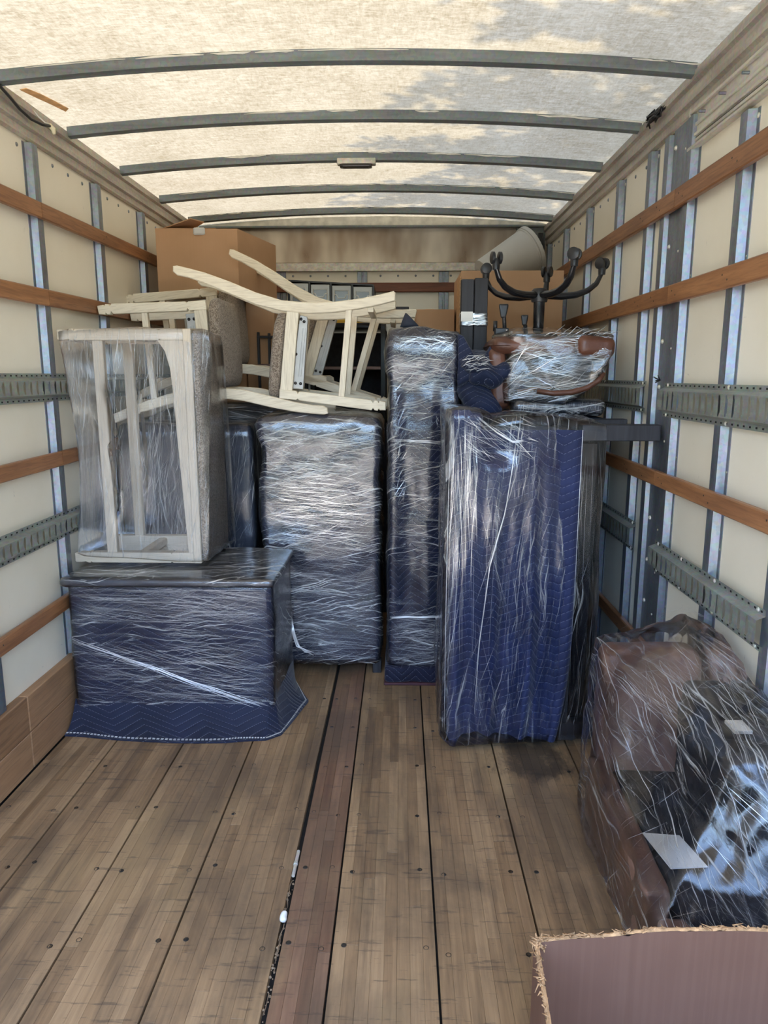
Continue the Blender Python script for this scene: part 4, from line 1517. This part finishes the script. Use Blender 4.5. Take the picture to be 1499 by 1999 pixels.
# large carton upper left, standing on a second one
carton('cardboard_box', (-1.40, -.94, 4.42, 5.0, 1.20, 1.935), 'tall brown carton under the large open carton, behind the left chairs', seam=False)
t = thing('cardboard_box', (-1.1, 4.4, 1.94), 'large brown carton near the roof at left, lid flap up and white plastic handle', 'box')
xa, xb, ya, yb, za, zc = -1.345, -.775, 4.10, 4.62, 1.94, 2.285
th = .005
MB().bbox(xa, xb - .12, ya, ya + th, za, zc, .001).build('front_panel', CARD, t)
MB().box(xa, xa + th, ya + th, yb, za, zc).build('side_panel', CARD, t)
MB().add([(xb - .12, ya, za), (xb - .12, ya, zc), (xb, yb, zc), (xb, yb, za), (xb - .125, ya + th, za), (xb - .125, ya + th, zc), (xb - .005, yb, zc), (xb - .005, yb, za)],
         [(0, 3, 2, 1), (4, 5, 6, 7), (1, 2, 6, 5)]).build('side_panel', CARD, t)
MB().box(xa, xb, yb - th, yb, za, zc).build('back_panel', CARD, t)
MB().box(xa, xb - .06, ya, yb, za, za + th).build('bottom_panel', CARD, t)
MB().add([(xa, ya, zc), (xb - .25, ya + .04, zc + .008), (xb - .20, yb, zc + .012), (xa, yb, zc + .0), (xa, ya, zc + .004), (xb - .25, ya + .04, zc + .012), (xb - .20, yb, zc + .016), (xa, yb, zc + .004)],
         [(0, 1, 2, 3), (7, 6, 5, 4), (0, 4, 5, 1), (1, 5, 6, 2)]).build('lid', CARD, t)
MB().add([(xa, ya + .06, zc + .004), (xa + .20, ya - .01, zc + .048), (xa + .24, ya + .12, zc + .055), (xa + .02, yb - .2, zc + .006), (xa, ya + .06, zc + .009), (xa + .20, ya - .01, zc + .053), (xa + .24, ya + .12, zc + .060), (xa + .02, yb - .2, zc + .011)],
         [(0, 1, 2, 3), (7, 6, 5, 4), (0, 4, 5, 1), (1, 5, 6, 2)]).build('lid_flap', CARD, t)
MB().bbox(-1.135, -1.070, 4.088, 4.10, 2.252, 2.290, .006).build('plastic_handle', GREYP, t)
# carton behind the middle chairs
carton('cardboard_box', (-.932, -.76, 4.42, 4.95, 1.20, 1.930), 'brown carton beside the large one, half hidden by the tilted chair', seam=False)
carton('cardboard_box', (.02, .315, 4.40, 4.85, .0, 1.885), 'brown carton with low top between the drawers and the black boards')
t2 = carton('cardboard_box', (.325, .885, 4.10, 4.62, 1.0, 2.062), 'tall brown carton carrying the grey waste bin behind the office chair', seam=False)
MB().box(.318, .325, 4.09, 4.3, 1.4, 2.03).build('frayed_edge', TORN, t2)
MB().bbox(.325, .92, 4.05, 4.70, .0, .995, .004).build('cardboard_box', CARD, None, label='brown carton under the tall one, buried behind the office chair stack', category='box')
MB().bbox(-1.40, .0, 4.42, 5.1, .0, 1.19, .01).build('wrapped_crate', SLATE, None, label='long padded crate buried deepest in the load, under the shelving frames', category='crate')

# grey waste bin lying tilted on the carton
t = thing('waste_bin', (.76, 4.72, 2.06), 'light grey plastic waste bin tipped over on the tall carton at the right corner', 'bin')
b0, b1 = Vector((.52, 4.78, 2.12)), Vector((.835, 4.86, 2.295))
ax = (b1 - b0).normalized()
bn = MB()
N = 40
rad = [(0, .095), (.01, .105), (.5, .125), (.93, .143), (.935, .152), (1.0, .154), (1.0, .146), (.93, .138), (.3, .115)]
bn.tube([b0 + (b1 - b0) * a for a, _ in rad], [r for _, r in rad], N)
bn.build('bin_body', GREYP, t, smooth=True, angle=35)
MB().tube([b0 + (b1 - b0) * a for a in (.90, .905, .925, .93)], [.143, .147, .147, .144], N, False).build('bin_rim', GREYP, t, smooth=True)

# ================================================================ SHELVES, DRAWERS IN THE MIDDLE GAP
t = thing('drawer_tower', (-.47, 4.95, 1.2), 'black-framed unit of four clear grey plastic drawers against the front wall', 'drawers')
zt_, x0, x1 = 2.118, -.745, -.185
tilt = lambda x: -.030 * (x - x0) / (x1 - x0)
fr = MB()
fr.add([(x0, 4.90, zt_), (x1, 4.90, zt_ - .03), (x1, 5.25, zt_ - .03), (x0, 5.25, zt_), (x0, 4.90, zt_ - .010), (x1, 4.90, zt_ - .04), (x1, 5.25, zt_ - .04), (x0, 5.25, zt_ - .01)],
       [(0, 1, 2, 3), (7, 6, 5, 4), (0, 4, 5, 1), (1, 5, 6, 2), (3, 7, 4, 0)])
for k in range(5):
    x = x0 + (x1 - x0) * k / 4
    fr.box(x - .005, x + .005, 4.895, 5.25, 1.2, zt_ - .008 + tilt(x))
fr.build('frame', BLACK, t)
CLEAR = m_plain('grey_drawer_plastic', (.42, .44, .43), .25, 0, .08, 9.)
DARKD = m_plain('dark_drawer_window', (.16, .18, .19), .2, 0, .2, 7.)
for k in range(4):
    a, b = x0 + (x1 - x0) * k / 4 + .008, x0 + (x1 - x0) * (k + 1) / 4 - .008
    z1_ = zt_ - .016 + tilt(b)
    d = MB().bbox(a, b, 4.90, 5.2, 1.75, z1_, .002).build('drawer', CLEAR, t)
    MB().bbox(a + .020, b - .020, 4.897, 4.90, 1.80, z1_ - .035, .001).build('window', DARKD, d)
    mb = MB()
    zz = z1_ - .028
    xm = (a + b) / 2
    P = [(a + .016, 1.80), (a + .016, zz), (b - .016, zz), (b - .016, 1.80)]
    mb.tube([(x, 4.896, z) for x, z in P], .0022, 5)
    P = [(a + .018, zz - .03), (a + .03, zz - .03), (xm - .022, zz - .052), (xm + .022, zz - .052), (b - .03, zz - .03), (b - .018, zz - .03)]
    mb.tube([(x, 4.895, z) for x, z in P], .003, 5)
    mb.build('handle', PAPER, d, smooth=True)
# black metal shelving behind the chairs
t = thing('shelf_unit', (-.33, 4.5, 1.2), 'black steel shelving unit with a brown shelf seen through the middle chairs', 'shelf')
for x, y in ((-.60, 4.42), (-.125, 4.42), (-.60, 4.80), (-.125, 4.80)):
    MB().bbox(x, x + .032, y, y + .032, 1.19, 1.80, .003).build('post', BLACKM, t)
MB().bbox(-.60, -.093, 4.43, 4.83, 1.78, 1.81, .003).build('shelf', BLACKM, t)
MB().bbox(-.58, -.115, 4.435, 4.80, 1.535, 1.553, .002).build('shelf', LEATHER2, t)
MB().bbox(-.57, -.125, 4.78, 4.80, 1.20, 1.77, .002).build('back_panel', DARKF, t)
t = thing('rack_frame', (-.78, 4.3, 1.36), 'narrow black wooden lattice frame between the tweed seats', 'frame')
for x in (-.865, -.80, -.745, -.685):
    MB().bbox(x, x + .015, 4.396, 4.416, .0, 1.755 + (x + .865) * -.1, .002).build('upright', BLACKW, t)
for z in (1.555, 1.72):
    MB().bbox(-.865, -.668, 4.394, 4.418, z, z + .014, .002).build('crossbar', LEATHER2 if z < 1.6 else BLACKW, t)
MB().bbox(-.42, -.20, 4.50, 4.70, 1.811, 1.835, .004).build('book', m_plain('yellow_cover', (.75, .48, .06), .5), None, label='thin yellow book on top of the black shelving unit', category='book')
MB().bbox(-.07, .045, 4.45, 4.60, 1.887, 1.905, .003).build('notebook', BLACKW, None, label='small dark notebook on the low brown carton behind the chair feet', category='book', kind='thing')

# ================================================================ WRAPPED ARMCHAIR, FRONT RIGHT
t = thing('wrapped_armchair', (.80, 2.0, 0), 'brown leather armchair bundled in clear film against the right wall, paper sheet inside', 'armchair')


def lth(p, n):
    return p + n * (.010 * fbm(p, 5., 6.) + .003 * fbm(p, 20., 1.))


MB().rbox(.665, .985, 2.20, 2.34, .02, .620, .045, 18, lth).build('backrest', LEATHER2, t, smooth=True)
MB().rbox(.63, .70, 1.60, 2.25, .01, .235, .02, 14, lambda p, n: Vector((p.x + (2.2 - p.y) * -.02, p.y, p.z + (p.y - 1.9) * .02)) + n * .004 * fbm(p, 8., 2.)).build('side_panel', LEATHER2, t, smooth=True)
MB().rbox(.70, .985, 1.55, 2.22, .01, .215, .03, 16, lth).build('seat', DARKF, t, smooth=True)
MB().rbox(.64, .985, 1.50, 1.60, .01, .175, .025, 12, lth).build('front_rail', LEATHER2, t, smooth=True)
MB().rbox(.865, .985, 1.70, 2.10, .44, .585, .025, 16, lth).build('headrest', DARKF, t, smooth=True)
MB().rbox(.90, .985, 1.60, 2.20, .20, .47, .02, 12, lth).build('arm', DARKF, t, smooth=True)
MB().bbox(.868, .915, 1.74, 1.80, .586, .596, .001).build('paper_tag', PAPER, t)
MB().add([(.690, 1.845, .2225), (.790, 1.835, .2225), (.815, 1.705, .2235), (.715, 1.695, .2235), (.690, 1.845, .2265), (.790, 1.835, .2265), (.815, 1.705, .2265), (.715, 1.695, .2265)],
         [(0, 1, 2, 3), (7, 6, 5, 4), (0, 4, 5, 1), (1, 5, 6, 2), (2, 6, 7, 3), (3, 7, 4, 0)]).build('paper_sheet', PAPER, t)
hp_ = [at(x, y, Y) for x, y, Y in ((1163, 1245, 2.28), (1175, 1235, 2.3), (1215, 1236, 2.32), (1345, 1207, 2.25), (1375, 1215, 2.2))]
hp_ = [Vector((.648, 2.27, .625)), Vector((.66, 2.35, .63)), Vector((.70, 2.36, .632)), Vector((.915, 2.22, .762)), Vector((.985, 2.15, .735)), Vector((.985, 2.36, .64)),
       Vector((.985, 1.60, .625)), Vector((.80, 1.60, .612)), Vector((.985, 1.46, .42)), Vector((.62, 1.53, .16)), Vector((.608, 1.56, .02)), Vector((.602, 2.14, .03)), Vector((.602, 2.10, .20)), Vector((.985, 1.46, .02)), Vector((.70, 1.46, .02)), Vector((.64, 2.34, .03)), Vector((.985, 2.36, .03))]


def armfilm(p, n):
    d = .018 * fbm(p, 4., 5.) + .012 * fbm(p, 11., 9.) + .007 * fbm((p.x * 1.6, p.y, p.z * .7), 24., 2.)
    q = p + n * d
    # hollow between the backrest corner and the headrest, and over the seat
    c = Vector((.76, 1.80, .50))
    w_ = math.exp(-((p - c).length / .22) ** 2)
    q += Vector((.02, .08, -.12)) * w_
    if p.x > .97:
        q.x = min(q.x, .992)
    q.z = max(q.z, .004)
    k = math.exp(-((p - Vector((.76, 2.28, .64))).length / .08) ** 2)
    q.z -= .030 * k
    return q


fa = MB().hull(hp_, 5, 1, armfilm)
fa.build('stretch_film', FILM_ARM, t, smooth=True)
at_ = MB().hull(hp_, 5, 2, lambda p, n: Vector((min(p.x, .985), p.y, p.z)) + n * .004 + Vector((.02, .08, -.12)) * math.exp(-((p - Vector((.76, 1.80, .50))).length / .22) ** 2) + n * .006).bvh()
creases('film_crease', t, at_, ('F', .62, .985, .10, .70, 1.2), [(-35, 8, 260, (.2, 1.0), (.0003, .0014)), (-8, 7, 90, (.2, .9), (.0003, .0012)), (75, 12, 40, (.1, .3), (.0003, .001)), (20, 8, 50, (.2, .5), (.0003, .001))], 81)
creases('film_crease', t, at_, ('F', .65, .985, .45, .74, 1.2), [(-30, 7, 260, (.2, .9), (.0004, .0016))], 85)
creases('film_crease', t, at_, ('T', .62, .985, 1.5, 2.3, 1.4), [(-60, 12, 120, (.2, .8), (.0004, .0014)), (20, 16, 50, (.1, .5), (.0004, .0012))], 82)
creases('film_crease', t, at_, ('L', 1.5, 2.3, .02, .6, .3), [(-70, 12, 90, (.1, .4), (.0004, .0016)), (12, 8, 70, (.1, .5), (.0004, .0014))], 83)

# ================================================================ OPEN CARTON, NEAREST
t = thing('open_carton', (.55, .95, 0), 'open cardboard carton with torn rim standing in front of the wrapped armchair', 'box')


def rim(u):
    """far wall of the carton: from the left corner to the right, rim bulging up"""
    x = .268 + u * .56
    y = 1.205 - .05 * u + .012 * math.sin(u * math.pi)
    z = .430 + .026 * math.sin(min(1, u * 1.5) * math.pi / 2) + .045 * u ** 1.3
    return x, y, z + .004 * fbm((u * 6, 0, 0), 1., 3.)


def crm(p, u, v):
    return (p[0], p[1] + .003 * math.sin(v * 9), p[2])


T = .009
wl2 = MB()
wl2.grid(lambda u, v: (rim(u)[0], rim(u)[1] + .006 * math.sin(u * 3) * v - .004 * math.exp(-((u - .30) / .012) ** 2), rim(u)[2] * (1 - v)), 60, 14)
wl2.grid(lambda u, v: (rim(u)[0], rim(u)[1] + T, rim(u)[2] * v), 60, 2)
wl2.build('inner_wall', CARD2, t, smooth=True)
tr3 = MB()
rr = random.Random(12)
tr3.grid(lambda u, v: (rim(u)[0], rim(u)[1] + T * v, rim(u)[2] + .004 * math.sin(v * math.pi) + .004 * fbm((u * 40, v * 3, 0), 1., 2.)), 160, 4)
for k in range(110):
    u = rr.random() ** 1.4
    p = Vector(rim(u)) + Vector((0, T * rr.random(), .002))
    tr3.tube([p, p + Vector((rr.uniform(-.008, .012), rr.uniform(-.004, .004), rr.uniform(.0, .005))), p + Vector((rr.uniform(-.012, .02), rr.uniform(-.006, .006), rr.uniform(-.002, .007)))], [.0022, .0016, .0005], 5)
tr3.build('torn_rim', TORN, t, smooth=True)


def lrim(v):
    return .268 - .014 * v - .022 * v * v, 1.205 - .44 * v, .430 - .012 * math.sin(v * 3.)


lw = MB()
lw.grid(lambda u, v: (lrim(v)[0], lrim(v)[1], lrim(v)[2] * (1 - u)), 8, 30)
lw.grid(lambda u, v: (lrim(v)[0] - T, lrim(v)[1], lrim(v)[2] * u), 8, 30)
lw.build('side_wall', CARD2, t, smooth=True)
tl = MB()
tl.grid(lambda u, v: (lrim(v)[0] - T * u, lrim(v)[1], lrim(v)[2] + .004 * math.sin(u * math.pi) + .003 * fbm((v * 40, u * 3, 0), 1., 8.)), 4, 110)
for k in range(90):
    v = rr.random() ** 1.6
    p = Vector(lrim(v)) + Vector((-T * rr.random(), 0, .001))
    tl.tube([p, p + Vector((rr.uniform(-.008, .006), rr.uniform(-.01, .01), rr.uniform(0, .004))), p + Vector((rr.uniform(-.014, .008), rr.uniform(-.014, .014), rr.uniform(-.006, .004)))], [.0022, .0015, .0005], 5)
for k in range(26):
    p = Vector(rim(0)) + Vector((rr.uniform(-.010, .014), rr.uniform(-.008, .01), rr.uniform(-.012, .006)))
    tl.tube([p, p + Vector((rr.uniform(-.012, .01), rr.uniform(-.008, .006), rr.uniform(-.01, .008)))], [.003, .001], 5)
tl.build('torn_rim', TORN, t, smooth=True)
# crease pressed into the inner wall, and the other two walls and base
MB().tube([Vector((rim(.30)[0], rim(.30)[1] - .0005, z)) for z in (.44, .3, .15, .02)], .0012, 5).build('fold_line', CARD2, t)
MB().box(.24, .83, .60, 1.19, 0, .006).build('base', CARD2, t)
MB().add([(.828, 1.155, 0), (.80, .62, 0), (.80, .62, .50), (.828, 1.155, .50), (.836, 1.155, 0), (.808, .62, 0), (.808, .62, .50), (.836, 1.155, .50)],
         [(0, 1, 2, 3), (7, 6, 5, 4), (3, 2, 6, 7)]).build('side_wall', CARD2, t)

# ================================================================ SMALL THINGS
# ceiling lamp under the third bow
t = thing('ceiling_lamp', (-.228, 3.85, 2.50), 'small flat cargo light with dark lens fixed under the third roof bow', 'lamp')
zc_ = roofz(-.228) - .040
MB().bbox(-.325, -.132, 3.832, 3.875, zc_ - .016, zc_ + .014, .003).build('lamp_base', ALUP, t)
MB().rbox(-.312, -.150, 3.828, 3.872, zc_ - .030, zc_ - .012, .007, 8).build('lens', m_plain('smoked_lens', (.03, .025, .022), .15), t, smooth=True)
# tape strip on the skin
pa_ = [(-1.405, 2.845), (-1.378, 2.84), (-1.355, 2.90), (-1.335, 2.99), (-1.322, 3.06), (-1.345, 3.085), (-1.365, 3.0), (-1.385, 2.93)]
tp = MB()
n = len(pa_)
for dz in (.0, -.002):
    tp.v += [Vector((x, y, roofz(x) - .004 + dz)) for x, y in pa_]
tp.f = [tuple(range(n)), tuple(range(2 * n - 1, n - 1, -1))] + [(i, (i + 1) % n, n + (i + 1) % n, n + i) for i in range(n)]
tp.build('tape_strip', TAPE, None, label='torn strip of brown tape stuck to the translucent roof at left', category='tape')
# cables at the left corner
t = thing('roof_cable', (-1.42, 2.9, 2.45), 'black cable with pale plug hanging from the left roof rail', 'cable')
MB().tube([at(x, y, Y) for x, y, Y in ((-30, 140, 2.62), (0, 168, 2.70), (20, 190, 2.78), (38, 212, 2.86), (60, 232, 2.94), (82, 243, 3.0), (98, 246, 3.04))], .006, 8).build('black_wire', BLACK, t, smooth=True)
MB().tube([at(x, y, Y) for x, y, Y in ((45, 202, 2.90), (62, 212, 2.96), (75, 228, 3.0), (88, 240, 3.03), (100, 243, 3.05))], .003, 6).build('white_wire', PAPER, t, smooth=True)
MB().tube([at(x, y, Y) for x, y, Y in ((95, 243, 3.04), (104, 252, 3.05), (106, 262, 3.05))], [.009, .010, .006], 8).build('plug', m_plain('cream_plug', (.72, .66, .45), .5), t, smooth=True)
t = MB()
rr = random.Random(2)
p = Vector((.985, 3.03, 2.50))
for k in range(9):
    P = [p + Vector((rr.uniform(-.015, .01), rr.uniform(-.09, .12), rr.uniform(-.03, .02))) for _ in range(4)]
    t.tube(P, .0035, 5)
t.build('wire_knot', BLACK, None, smooth=True, label='tangled black wire stuck on the right roof rail', category='wire')
t = MB()
for k in range(4):
    t.tube([(.975 - .008 * k, 5.27, 2.47), (.985 - .012 * k, 5.25, 2.36), (.965 + .006 * k, 5.24, 2.25), (.985, 5.27, 2.10)], .004, 6)
t.build('corner_wires', BLACK, None, smooth=True, label='thin dark wires hanging in the far right corner behind the bin', category='wire')
t = MB()
for k in range(5):
    q = Vector((.985, 2.80, 1.482))
    t.tube([q, q + Vector((rr.uniform(-.03, 0), rr.uniform(-.03, .03), rr.uniform(-.012, .018)))], .0025, 5)
t.build('wire_tie', BLACK, None, smooth=True, label='small twist of black wire on the end of the right lashing strip', category='wire')
# rubbish caught in the joint of the red plank
gap = -.322
gapx = lambda y: -.321
t = MB()
t.tube([(gap, 2.045, .004), (gap, 1.93, .004)], .0055, 8)
t.tube([(gap, 1.99, .0045), (gap, 1.98, .0045)], .007, 8)
t.build('metal_pin', ALUP, None, smooth=True, angle=40, label='pale metal pin lying in the floor joint beside the red plank', category='pin')
MB().rbox(gap - .010, gap + .008, 1.74, 1.772, .0, .018, .008, 6, lump(.003, 60., 2.)).build('pebble', PAPER, None, smooth=True, label='white lump of debris in the floor joint, nearer than the pin', category='debris')
deb = MB()
rr = random.Random(9)
for k in range(90):
    y = rr.uniform(1.2, 1.92)
    s_ = rr.uniform(.0015, .005)
    deb.dome((gap + rr.uniform(-.005, .005), y, -.003), s_, (rr.uniform(-.3, .3), rr.uniform(-.3, .3), 1), s_, 5)
for k in range(7):
    y = rr.uniform(1.25, 1.88)
    deb.tube([(gap + rr.uniform(-.004, .004), y + d, .001 + rr.uniform(0, .004)) for d in (0, .02, .04, .06)], .001, 4)
deb.build('joint_debris', m_plain('debris', (.22, .15, .09), .8, 0, .6, 80.), None, kind='stuff', label='crumbs and splinters packed in the floor joint', category='debris')
